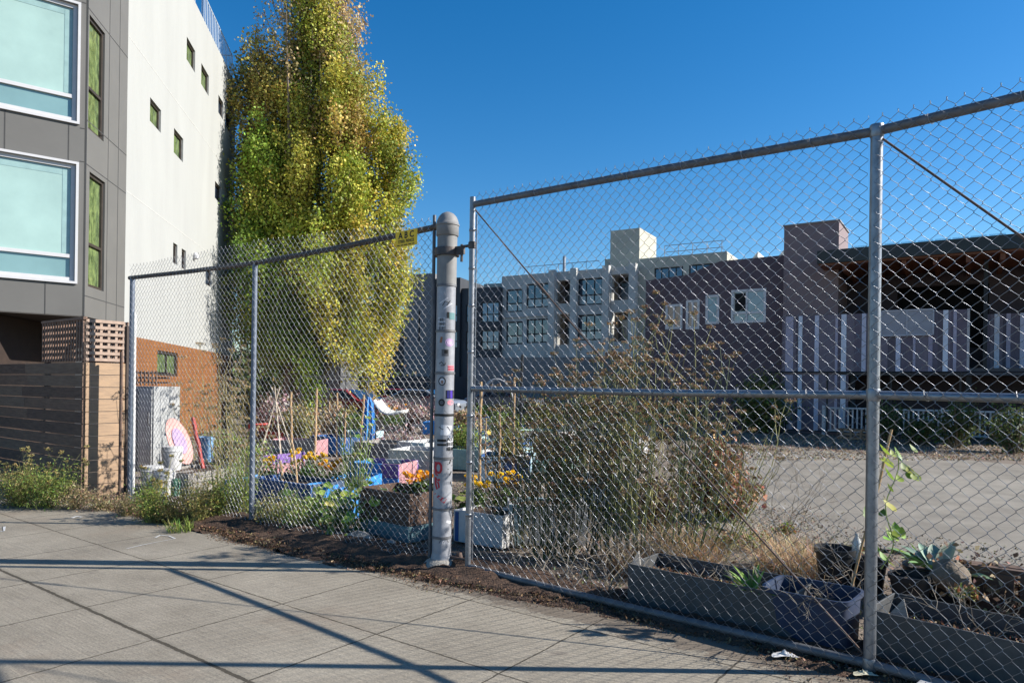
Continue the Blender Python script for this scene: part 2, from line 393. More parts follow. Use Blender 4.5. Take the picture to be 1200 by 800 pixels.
    L(nt,col,b.inputs['Base Color']); b.inputs['Roughness'].default_value=.88; b.inputs['Specular IOR Level'].default_value=.25
    h=math_('ADD',math_('MULTIPLY',noise(1,4,.6,st=(2.6,52,1)),.9),math_('MULTIPLY',noise(140,3),.3)); h=math_('SUBTRACT',h,math_('MULTIPLY',j,1.6))
    bp=nt.nodes.new('ShaderNodeBump'); bp.inputs['Strength'].default_value=.7; bp.inputs['Distance'].default_value=.006; L(nt,h,bp.inputs['Height']); L(nt,bp.outputs[0],b.inputs['Normal'])
    return m
# sidewalk: local x = along the fence, local y = away from the street
me=bpy.data.meshes.new('sidewalk'); ang=math.atan2(-D[1],-D[0])
def ve(u): return 4.10+.04*math.sin(u*2.3)+.025*math.sin(u*7)+.28/(1+math.exp(-(u+3.9)*3))
edge=[(14,4.3),(2,ve(2))]+[(u,ve(u)) for u in np.arange(1.5,-8.7,-.2)]+[(-8.9,4.1),(-10.0,4.13),(-24,4.13)]
pl=[(-24,-1.2),(14,-1.2)]+edge; me.from_pydata([(a,b,0) for a,b in pl],[],[tuple(range(len(pl)))]); me.materials.append(pavement_mat())
sw=bpy.data.objects.new('sidewalk',me); COL.objects.link(sw); sw.rotation_euler=(0,0,ang); setting(sw)
asph=mk('asphalt',(.06,.06,.06),(.04,.04,.04),scale=30,rough=.9,bump=.5,bscale=120)
sheet('road',[UV(-60,-14),UV(40,-14),UV(40,-1.35),UV(-60,-1.35)],-.12+.0,asph)
kb=MB(); kb.box(UV(-10,-1.275,-.06),(100,.15,.14),(-D[0],-D[1])); setting(kb.build('kerb',mk('kerb_concrete',(.33,.32,.30),dirt=.2)))
# paved path in the lot
pathm=mk('lot_paving',(.27,.245,.205),(.16,.145,.12),scale=1.3,rough=.9,bump=.6,bscale=90,detail=15,dirt=.35)
pp=[G(872,529),G(850,548),G(800,575),G(750,596),G(900,634),G(1000,640),G(1100,652),G(1230,705)]
pp=[(p[0],p[1]) for p in pp]+[(9,4.5),(24,9)]+[G(*a)[:2] for a in ((1230,548),(1150,541),(1080,534),(1020,533),(960,528),(915,530))]
sheet('path',pp,.012,pathm)

# ------------------------------------------------------------------ chain-link
def chain(name,A,B,z0,z1,mat,parent,shear=0.,a=.040,bz=.0412,r=.0019,n=5,bulge=.008,base=None,top=None):
    A=np.array(A[:2]);B=np.array(B[:2]); Ln=np.linalg.norm(B-A); d=(B-A)/Ln; nr=np.array([-d[1],d[0]])
    nw=int(Ln/a); K=int((z1-z0)/bz); rr=r*1.05
    V=[];Fs=[];b0=0
    ph=RNG.random(6)*6
    def place(x,y,z):
        y=y+bulge*(np.sin(x*2.1+ph[0])*np.sin(z*1.7+ph[1])+.5*np.sin(x*5.3+ph[2]+z*3))
        dx=.004*np.sin(z*4.1+ph[3]+x*1.3)+.0015*np.sin(x*40+z*33)
        dz=.003*np.sin(x*6+ph[4]); x=x+dx
        zz=z+dz+(z-z0)/(z1-z0)*shear*x
        if base is not None: zz=z0+(zz-z0)*1.0+base(x)*np.clip(1-(z-z0)/.5,0,1)
        return np.stack([A[0]+d[0]*x+nr[0]*y, A[1]+d[1]*x+nr[1]*y, zz],-1)
    for i in range(nw):
        k=np.arange(K+1); side=(k+i)%2; x=(i+side)*a+np.where(side==1,rr,-rr); z=z0+k*bz
        # two points at each peak: comes in on one face, leaves on the other
        yin=np.where(k%2==1,rr,-rr); xs=np.repeat(x,2); zs=np.stack([z-.0035,z+.0035],1).ravel(); ys=np.stack([yin,-yin],1).ravel()
        if top is not None:
            keep=zs<=top(i*a)
            xs,ys,zs=xs[keep],ys[keep],zs[keep]
        # strand ends: twisted barb pointing up
        zs=np.append(zs,zs[-1]+.009); xs=np.append(xs,xs[-1]+(.004 if i%2 else -.004)); ys=np.append(ys,0)
        P=place(xs,ys,zs); m=len(P)
        T=np.empty_like(P); T[1:-1]=P[2:]-P[:-2]; T[0]=P[1]-P[0]; T[-1]=P[-1]-P[-2]; T/=np.linalg.norm(T,axis=1)[:,None]
        U=np.array([nr[0],nr[1],0]); W=np.cross(T,U); W/=np.linalg.norm(W,axis=1)[:,None]; U2=np.cross(W,T)
        an=np.arange(n)*2*PI/n
        ring=P[:,None,:]+r*(np.cos(an)[None,:,None]*U2[:,None,:]+np.sin(an)[None,:,None]*W[:,None,:])
        V.append(ring.reshape(-1,3)); j=np.arange(m-1)[:,None]*n; q=np.arange(n)[None,:]; q2=(q+1)%n
        Fs.append((b0+np.stack([j+q,j+q2,j+n+q2,j+n+q],-1)).reshape(-1,4)); b0+=m*n
    return npmesh(name,np.concatenate(V),np.concatenate(Fs),None,mat,parent,smooth=True)
def bent(p,q,k=.0,n=6):
    p=Vector(p);q=Vector(q); return [tuple(p.lerp(q,i/n)+Vector((0,0,-k*math.sin(PI*i/n)))) for i in range(n+1)]

G0=(-.36,6.03); G1=(2.06,3.99); gd=unit((G1[0]-G0[0],G1[1]-G0[1])); g2=unit((.70,-.71)); G2=(G1[0]+g2[0]*3.1,G1[1]+g2[1]*3.1)
def P3(p,z): return (p[0],p[1],z)
gate=thing('chain_link_gate','tall galvanised chain-link gate with mid rail and diagonal rods, right of the stickered post','gate',(G1[0],G1[1],0))
ZB,ZM,ZT=.055,1.587,3.09; HT=3.17
MB().tube([P3(G0,.03),P3(G0,1.6),P3(G0,3.235)],.025,14).build('frame_post',galv,gate,True)
MB().tube([P3(G1,.0+.06),P3(G1,1.6),P3(G1,3.08)],.033,16).build('frame_post',galv,gate,True)
MB().tube([P3(G2,.06),P3(G2,3.1)],.03,12).build('frame_post',galv,gate,True)
for (a,b,dr) in ((G0,G1,gd),(G1,G2,g2)):
    a2=(a[0]+dr[0]*.03,a[1]+dr[1]*.03); b2=(b[0]-dr[0]*.03,b[1]-dr[1]*.03)
    MB().tube(bent(P3(a2,HT if a is G0 else ZT),P3(b2,ZT),-.006),.027,12).build('top_rail',galv_dull,gate,True)
    MB().tube(bent(P3(a2,ZM+.0),P3(b2,ZM),.008),.024,12).build('mid_rail',galv,gate,True)
    MB().tube(bent(P3(a2,ZB),P3(b2,ZB),.01),.027,12).build('bottom_rail',galv_dull,gate,True)
    o_=(dr[1]*.0,0)
    p=P3(a2,(HT if a is G0 else ZT)-.05); q=P3(b2,ZB+.05); rod=MB().tube(bent(p,q,.03,10),.0065,8).build('truss_rod',rust,gate,True)
    m1=Vector(p).lerp(Vector(q),.22); m2=Vector(p).lerp(Vector(q),.26)
    MB().tube([m1-Vector((0,0,.02)),m2-Vector((0,0,.022))],.013,8).build('turnbuckle',rust,rod,True)
# couplings where rails meet the posts
for z in (ZM,ZB,ZT):
    MB().lathe(P3(G1,z-.035),[(.036,0),(.039,.01),(.039,.06),(.036,.07)],16).build('rail_collar',galv,gate,True)
cp=MB()
for z in (.5,.95,1.35,1.9,2.3,2.62,2.95): cp.lathe(P3(G0,z-.012),[(.027,0),(.029,.003),(.029,.021),(.027,.024)],14)
cp.tube([P3((G0[0]+gd[0]*.05,G0[1]+gd[1]*.05),.12),P3((G0[0]+gd[0]*.05,G0[1]+gd[1]*.05),3.08)],.006,6)
for z in (.5,.95,1.35,1.9,2.3,2.62,2.95):
    cp.tube([P3(G0,z),P3((G0[0]+gd[0]*.05,G0[1]+gd[1]*.05),z)],.006,6)
cp.build('tension_bar',galv,gate,True)
# tie wires on rails
for (a,b) in ((G0,G1),(G1,G2)):
    for z in (ZM,ZT):
        for k in range(7):
            t=(k+.6)/7.5; c=Vector(P3(a,HT if (z==ZT and a is G0) else z)).lerp(Vector(P3(b,z)),t); dd=(Vector(P3(b,0))-Vector(P3(a,0))).normalized(); nn=Vector((-dd.y,dd.x,0))
            MB().tube([c+(nn*math.cos(x)+Vector((0,0,1))*math.sin(x))*.030+dd*.006*x for x in np.linspace(0,5.6,10)],.002,4).build('tie_wire',wire_old,gate)
nf=(-gd[1],gd[0]); 
off=-.030
A=(G0[0]+gd[0]*.05-nf[0]*.03,G0[1]+gd[1]*.05-nf[1]*.03); B=(G1[0]-gd[0]*.0-nf[0]*.033,G1[1]-gd[1]*.0-nf[1]*.033)
chain('wire_mesh',A,B,-.01,3.265,wire,gate,r=.00155,shear=-.027)
nf2=(-g2[1],g2[0]); A=(G1[0]+g2[0]*.0-nf2[0]*.034,G1[1]+g2[1]*.0-nf2[1]*.034); B=(G2[0]-nf2[0]*.034,G2[1]-nf2[1]*.034)
chain('wire_mesh',A,B,-.01,3.185,wire,gate,r=.00155)

# left fence
F0=(-.70,6.27); F1=(-2.92,7.90); F2=(-5.21,9.57)
fence=thing('chain_link_fence','weathered chain-link fence with drooping rusty top rail, left of the stickered post','fence',(F1[0],F1[1],0))
bluegrey=mk('blue_grey_post',(.17,.20,.26),(.12,.145,.19),scale=9,rough=.5,metal=.3,dirt=.15)
MB().tube([P3(F1,0),P3(F1,2.95)],.029,14).build('line_post',bluegrey,fence,True)
MB().tube([P3(F2,0),P3(F2,3.05)],.032,14).build('line_post',bluegrey,fence,True)
pw=(F2[0]+.10,F2[1]-.10); MB().tube([P3(pw,0),P3((pw[0]-.01,pw[1]),2.55)],.022,12).build('white_pipe',mk('white_pipe',(.62,.62,.62),dirt=.2),fence,True)
FE=(-.715,6.26)
MB().tube([P3(FE,.05),P3(FE,3.13)],.015,10).build('tension_post',galv_dull,fence,True)
MB().tube([P3((-.63,6.2),3.025),P3((-1.75,7.04),2.985),P3(F1,2.965),P3((-4.1,8.76),2.99),P3((F2[0]-.06,F2[1]+.04),3.03)],.028,12).build('top_rail',rustpipe,fence,True)
fd=unit((F2[0]-F0[0],F2[1]-F0[1])); fn=(-fd[1],fd[0])
chain('wire_mesh',(F0[0]+fn[0]*.04,F0[1]+fn[1]*.04),(F1[0]+fn[0]*.042,F1[1]+fn[1]*.042),.0,3.11,wire_old,fence,r=.0021,n=4,bulge=.02,shear=.04, base=lambda x: .03*np.sin(x*3.1))
chain('wire_mesh',(F1[0]+fn[0]*.042,F1[1]+fn[1]*.042),(F2[0]+fn[0]*.045,F2[1]+fn[1]*.045),-.03,3.22,wire_old,fence,r=.0021,n=4,bulge=.02)
rp=AT(140,583,9.62); 
MB().tube([(rp[0],rp[1],0),(rp[0],rp[1],2.02)],.02,8).build('rusty_end_post',rust,fence,True)
tw=MB()
for z in (.45,.95,1.45,1.95): tw.tube(bent((rp[0],rp[1],z),P3(F2,z+.02),.015),.0022,4)
tw.build('slack_wire',wire_old,fence)

# sign
def text_mesh(txt,size,bold=0.0):
    cu=bpy.data.curves.new('t','FONT'); cu.body=txt; cu.size=size; cu.align_x='CENTER'; cu.align_y='CENTER'; cu.offset=bold; cu.resolution_u=2
    ob=bpy.data.objects.new('t',cu); COL.objects.link(ob); dg=bpy.context.evaluated_depsgraph_get(); me=bpy.data.meshes.new_from_object(ob.evaluated_get(dg))
    vs=[tuple(v.co) for v in me.vertices]; fs=[tuple(p.vertices) for p in me.polygons]; bpy.data.objects.remove(ob); return vs,fs
yel=mk('yellow_enamel',(.95,.60,.0),(.85,.53,.0),scale=20,rough=.45,dirt=.15); blk=mk('black_ink',(.012,.012,.012),rough=.6)
def flat_text(mb,txt,size,c,ax,off,bold=0):
    vs,fs=text_mesh(txt,size,bold); b=(-ax[1],ax[0]); 
    mb.add([(c[0]+x*ax[0]-b[0]*off,c[1]+x*ax[1]-b[1]*off,c[2]+y) for x,y,_ in vs],fs)
s0=AT(472,283,6.46); s1=AT(500,280,6.26)
sc_=((s0[0]+s1[0])/2,(s0[1]+s1[1])/2,2.995); sax=unit((s1[0]-s0[0],s1[1]-s0[1])); sc_=(sc_[0]-(-sax[1])*.10,sc_[1]-sax[0]*.10,2.925)
sign=thing('fence_sign','small yellow metal sign with black lettering wired to the rusty top rail','sign',(sc_[0],sc_[1],sc_[2]))
MB().box(sc_,(.285,.003,.142),sax,).build('plate',yel,sign)
t=MB(); flat_text(t,'A B C',.082,(sc_[0],sc_[1],sc_[2]+.028),sax,.003,.002); flat_text(t,'STEEL FENCE',.036,(sc_[0],sc_[1],sc_[2]-.024),sax,.003,.001); [t.box((sc_[0]+sax[0]*a_+sax[1]*.003,sc_[1]+sax[1]*a_-sax[0]*.003,sc_[2]-.056),(w_,.0012,.008),sax) for a_,w_ in ((-.10,.035),(-.055,.03),(-.005,.045),(.05,.04),(.095,.025))]; t.build('lettering',blk,sign)

# the big post
PB=(-.605,6.2); PR=.0835; LEAN=.012; zs_=lambda z:1.6+(z-1.6)*.96
paint=mk('silver_paint_scuffed',(.36,.37,.40),(.24,.25,.28),scale=9,rough=.4,metal=.15,bump=.08,bscale=30,dirt=.35)
capm=mk('grey_cap_paint',(.24,.24,.235),(.17,.17,.17),scale=9,rough=.6,metal=.0,dirt=.2)
post=thing('steel_gate_post','thick silver gate post with domed cap, covered in stickers and red graffiti','post',(PB[0],PB[1],0))
def pc(z): return (PB[0]+LEAN*0.4*z,PB[1],z)
def seg(name,prof,mat,parent=post,n=40):
    prof=[(r,zs_(z)) for r,z in prof]
    mb=MB(); vs=[];fs=[]
    for (r,z) in prof:
        c=pc(z)
        for k in range(n): a=2*PI*k/n; vs.append((c[0]+r*math.cos(a),c[1]+r*math.sin(a),z))
    for i in range(len(prof)-1):
        for k in range(n): fs.append((i*n+k,i*n+(k+1)%n,(i+1)*n+(k+1)%n,(i+1)*n+k))
    fs.append(tuple(range(n-1,-1,-1))); fs.append(tuple((len(prof)-1)*n+k for k in range(n))); mb.add(vs,fs)
    return mb.build(name,mat,parent,True)
seg('shaft',[(PR+.012,-.02),(PR+.010,.035),(PR+.003,.06),(PR,.08),(PR,2.54)],paint)
seg('upper_sleeve',[(PR+.004,2.53),(PR+.005,3.0)],capm)
seg('cap',[(PR+.012,2.985),(PR+.016,2.99),(PR+.016,3.075),(PR+.022,3.08),(PR+.022,3.095),(PR+.016,3.10),(PR+.010,3.13),(PR-.006,3.165),(PR-.03,3.192),(PR-.06,3.207),(.005,3.212)],capm)
for z in (2.53,2.11,1.725,.945,.48,.22):
    seg('band',[(PR+.002,z-.012),(PR+.0065,z-.01),(PR+.0065,z+.01),(PR+.002,z+.012)],galv_dull)
seg('band',[(PR+.002,1.33),(PR+.005,1.332),(PR+.005,1.35),(PR+.002,1.352)],blk)
# hinge clamp
clamp=seg('hinge_clamp',[(PR+.006,2.80),(PR+.026,2.803),(PR+.028,2.86),(PR+.022,2.875),(PR+.006,2.878)],rustpipe)
mb=MB(); c=Vector(pc(zs_(2.84))); q=Vector(P3(G0,2.80)); dirh=(q-c); dirh.z=0; dirh.normalize()
mb.beam(c+dirh*.09,c+dirh*.20,.02,.075); mb.tube([c+dirh*.17+Vector((0,0,-.10)),c+dirh*.17+Vector((0,0,.05))],.012,8); mb.tube([c+dirh*.17+Vector((0,0,.03)),Vector(P3(G0,2.82))],.013,8); mb.lathe(P3(G0,2.79),[(.028,0),(.034,.005),(.034,.055),(.028,.06)],14)
mb.build('hinge_strap',rustpipe,post,True); mb=MB(); e=Vector((-dirh.x,-dirh.y,0)); mb.beam(c+e*.09,c+e*.135,.03,.07); mb.tube([c+e*.12+Vector((-.01,-.03,0)),c+e*.12+Vector((.01,.03,0))],.011,8); mb.build('clamp_bolt',rustpipe,post,True)
mb=MB(); mb.lathe((PB[0]+.16,PB[1]-.02,.02),[(.02,0),(.035,.01),(.03,.09),(.02,.12)],12); mb.tube([(PB[0]+.05,PB[1],.10),P3(G0,.11)],.013,8); mb.build('hinge_foot',rust,post,True)
# stickers: grids wrapped on the shaft. angle 0 faces the camera, px across the post
VA=math.atan2(-PB[1],-PB[0])
def wrap(pxx,pyy,rad):
    """pixel on the post -> 3d point on shaft surface"""
    z=AT(pxx,pyy,PB[1]-PR)[2]; c=pc(z); X=AT(pxx,pyy,PB[1]-.05)[0]; dx=max(-.97,min(.97,(X-c[0])/PR)); an=math.asin(dx)
    # surface normal angle measured from the camera direction
    a=VA+an; return (c[0]+rad*math.cos(a),c[1]+rad*math.sin(a),z)
def sticker(x,y,w,h,mat,shape='rect',rot=0,lift=.0012,inner=None,name='sticker'):
    mb=MB(); n=7; 
    if shape=='rect':
        vs=[]
        for i in range(n):
            for j in range(2):
                a=(i/(n-1)-.5)*w; b=(j-.5)*h; vs.append(wrap(x+a*math.cos(rot)-b*math.sin(rot),y+a*math.sin(rot)+b*math.cos(rot),PR+lift))
        fs=[(2*i,2*i+2,2*i+3,2*i+1) for i in range(n-1)]
    else:
        m=18; vs=[wrap(x,y,PR+lift)]+[wrap(x+w/2*math.cos(2*PI*k/m),y+h/2*math.sin(2*PI*k/m),PR+lift) for k in range(m)]; fs=[(0,1+k,1+(k+1)%m) for k in range(m)]
    mb.add(vs,fs); o=mb.build(name,mat,post)
    if inner: 
        for (dx,dy,ww,hh,mm,sh) in inner:
            mb=MB()
            if sh=='rect':
                vs=[]
                for i in range(4):
                    for j in range(2): vs.append(wrap(x+dx+(i/3-.5)*ww,y+dy+(j-.5)*hh,PR+lift+.0012))
                mb.add(vs,[(2*i,2*i+2,2*i+3,2*i+1) for i in range(3)])
            else:
                vs=[wrap(x+dx,y+dy,PR+lift+.0012)]+[wrap(x+dx+ww/2*math.cos(2*PI*k/14),y+dy+hh/2*math.sin(2*PI*k/14),PR+lift+.0012) for k in range(14)]; mb.add(vs,[(0,1+k,1+(k+1)%14) for k in range(14)])
            mb.build('print',mm,o)
    return o
wht=mk('sticker_white',(.66,.67,.70),(.5,.51,.55),scale=30,rough=.5); lilac=mk('sticker_lilac',(.50,.33,.55),rough=.5); navy=mk('sticker_navy',(.02,.02,.16),rough=.4); redm=mk('red_spray',(.50,.025,.04),(.36,.02,.035),scale=20,rough=.6)
pink=mk('sticker_pink',(.62,.25,.30),rough=.5); tealm=mk('sticker_teal',(.12,.25,.26),rough=.5); greym=mk('sticker_grey',(.12,.12,.13),rough=.6); brownm=mk('sticker_brown',(.28,.12,.06),rough=.6); vio=mk('sticker_violet',(.06,.02,.35),rough=.5)
def curved_text(txt,px,py,hpx,mat,rot=0,bold=.0,lift=.0026,name='lettering',parent=None):
    vs,fs=text_mesh(txt,hpx,bold); c,s=math.cos(rot),math.sin(rot)
    mb=MB(); mb.add([wrap(px+x*c-y*s*-1*-1 if False else px+x*c+y*s,py+x*s-y*c,PR+lift) for x,y,_ in vs],fs); return mb.build(name,mat,parent or post)
def stroke(pts,wpx,mat,name='graffiti',lift=.0018):
    mb=MB(); n=len(pts); vs=[]
    for i,(x,y) in enumerate(pts):
        x0,y0=pts[max(i-1,0)];x1,y1=pts[min(i+1,n-1)]; l=math.hypot(x1-x0,y1-y0) or 1; nx,ny=-(y1-y0)/l,(x1-x0)/l; w=(wpx[i]/2 if isinstance(wpx,list) else wpx/2)*(1.5 if mat is redm else 1)
        vs+= [wrap(x+nx*w,y+ny*w,PR+lift),wrap(x-nx*w,y-ny*w,PR+lift)]
    mb.add(vs,[(2*i,2*i+1,2*i+3,2*i+2) for i in range(n-1)]); return mb.build(name,mat,post)
s=sticker(522,355,12,9,wht,rot=-.6); stroke([(518,358),(521,353),(525,354),(523,358),(527,352)],.8,blk,'print',.003)
sticker(529,370,6,8,tealm); sticker(524.5,369,3,7,blk)
def marks(s,x0,x1,ys,h,mat,seed=1):
    rs=random.Random(seed); mb=MB()
    for y in ys:
        x=x0
        while x<x1:
            w=rs.uniform(.5,1.1); dy=rs.uniform(0,.35)*h; vs=[wrap(x+a*w,y+(b-.5)*h*rs.uniform(.8,1)+dy*(b-.5),PR+.0027) for a,b in ((0,0),(1,0),(1,1),(0,1))]; mb.add(vs,[(0,1,2,3)]); x+=w+rs.uniform(.35,.8)
    return mb.build('lettering',mat,s)
s=sticker(517,379,8,14,wht); marks(s,513.8,520.5,(374.5,379.3,384),3.4,blk,4)
sticker(516.5,398,2.5,7,brownm,rot=.2); sticker(526,401,9.5,9.5,lilac,'round',inner=[(0,0,6,6,mk('sticker_lilac_light',(.6,.45,.62)),'round')])
sticker(521,413,8,8,greym,inner=[(1,-1,4,4,blk,'rect')]); stroke([(514,426),(517,424),(519,427),(522,425),(520,428),(516,428)],.9,blk,'print')
s=sticker(527.5,431,7,6.5,pink); marks(s,524.6,530,(429.6,432.4),1.6,redm,7)
sticker(517.5,446.5,8.5,10,blk,'round',inner=[(0,0,6,7.4,wht,'round'),(0,1,3.2,4.2,brownm,'round')])
sticker(526.5,462,9,10,blk,inner=[(-2,0,3,9,navy,'rect'),(1.5,0,2.5,9,vio,'rect')])
sticker(517,471.5,7.5,8.5,blk,'round',inner=[(0,0,4.5,5,greym,'round')]); sticker(527,471.5,7,6,pink,'round')
sticker(522,504,12,12,wht,rot=.1); stroke([(514,500),(518,503),(524,500),(527,505)],1.2,greym,'print',.003)
s=sticker(517,516,10.5,3,blk); s=sticker(517,521,10.5,2.4,blk)
s=sticker(528,518,8,14,wht); curved_text('AS',526.2,515,5.6,blk,parent=s,bold=.15); marks(s,523,529.8,(520.3,525.8),4,blk,3)
# graffiti: red tag reading up the post, black scrawl
def ell(cx,cy,rx,ry,a0,a1,n=14): return [(cx+rx*math.cos(a),cy+ry*math.sin(a)) for a in np.linspace(a0,a1,n)]
stroke(ell(513.2,548,3.4,5.8,0,2*PI,20),1.7,redm); stroke([(510,541),(510,548),(510,555)],1.5,redm)
stroke([(509.8,555.5),(512.5,557)],1.3,redm); stroke([(510,559),(510,567),(511.5,573),(514,570.5),(513,566),(510.5,560.5)],1.3,redm); stroke([(513,561),(514.5,563)],1.8,redm)
stroke([(509.2,578.5),(513,581.5),(517,584.5),(521.3,587)],[1.2,2.2,3.0,4.0],redm)
stroke([(528,537),(526,543),(529,546),(524,550),(528,553),(526,557)],1.3,blk); stroke([(530,560),(527,566),(529,571)],1.1,blk); stroke([(524,544),(529,541)],1.,blk)
stroke([(514,636),(517,631),(519,636),(522,631),(525,636)],.9,greym)
for k,(x,y,w,h) in enumerate([(513,597,3,5),(525,612,6,3),(521,486,10,7),(524,342,5,8),(519,655-20,4,3),(516,492,4,3),(527,590,4,6)]): sticker(x,y,w,h,mk('paint_patch_%d'%(k%3),[(.45,.46,.49),(.6,.6,.63),(.3,.31,.33)][k%3]),rot=.4*k,name='paint_patch',lift=.0008)

# ------------------------------------------------------------------ timber fence on the left
WC=(-5.82,9.50); wx=D
wf=thing('timber_fence','dark horizontal board fence topped with square lattice, beside the sidewalk','fence',(WC[0],WC[1],0))
zb=[0.02]; hs=[.16,.17,.165,.17,.16,.17,.165,.17,.165,.17,.17]; 
bd=MB(); z=.03; rnd=random.Random(3)
for i,h in enumerate(hs):
    o_=.0; 
    for (a,b) in ((0,1.9+.1*(i%3)),(1.9+.1*(i%3)+.008,5.4)):
        c=(WC[0]+wx[0]*(a+b)/2,WC[1]+wx[1]*(a+b)/2,z+h/2); bd.mat(rnd.randrange(3)).box((c[0]+rnd.uniform(-.003,.003),c[1],c[2]),(b-a,.028,h-.012),wx,tilt=rnd.uniform(-.002,.002))
    z+=h
bd.build('boards',[woodfence,mk('weathered_wood_b',(.15,.095,.07),(.07,.045,.035),scale=6,rough=.85,stretch=(1,1,9),bump=.25,bscale=20),mk('weathered_wood_c',(.20,.14,.10),(.12,.08,.06),scale=4,rough=.85,stretch=(1,1,10),bump=.25,bscale=20)],wf,bevel=.002)
bd=MB(); z=.03
for h in hs:
    bd.box((WC[0]+N[0]*.275+.01,WC[1]+N[1]*.275,z+h/2),(.52,.026,h-.008),N); z+=h
bd.build('end_boards',cedar,wf,bevel=.002)  # paler than the front boards: sunlight put into their colour
lt=MB(); z0=z+.01; z1=2.44
def latt(mb,o,ax,ln,cell,mw,t=.012):
    k=0; zz=z0+.03
    while zz<z1: 
        mb.box((o[0]+ax[0]*ln/2,o[1]+ax[1]*ln/2,zz),(ln,t,mw),ax); zz+=cell
    n=int(ln/.085); b=(-ax[1],ax[0])
    for i in range(n+1):
        a=i*ln/n; mb.box((o[0]+ax[0]*a+b[0]*.013,o[1]+ax[1]*a+b[1]*.013,(z0+z1)/2),(mw*.8,t,z1-z0),ax)
latt(lt,WC,wx,1.34,.088,.042); 
lt.box((WC[0]+wx[0]*.67,WC[1]+wx[1]*.67,z1+.02),(1.42,.05,.035),wx)
lt.build('lattice',lattice_m,wf); lt=MB(); latt(lt,(WC[0]+.02,WC[1]+.01),N,.50,.088,.042); lt.build('end_lattice',mk('sunlit_lattice',(.38,.28,.22),(.26,.19,.15),scale=12,rough=.8),wf)  # end lattice coloured paler than the front to paint in the sun
# dark return panel with lattice behind (the second side seen past the end)
lt=MB(); latt(lt,(WC[0]+N[0]*.58,WC[1]+N[1]*.58),(D[0],D[1]),1.3,.088,.042); lt.build('rear_lattice',lattice_m,wf)
for c in ((WC[0]+N[0]*.58,WC[1]+N[1]*.58),(WC[0]+wx[0]*.03+N[0]*.04,WC[1]+wx[1]*.03+N[1]*.04),(WC[0]+wx[0]*1.32+N[0]*.05,WC[1]+wx[1]*1.32+N[1]*.05)): MB().box((c[0],c[1],1.2),(.07,.07,2.4),N).build('post',mk('dark_post',(.05,.035,.028)),wf)

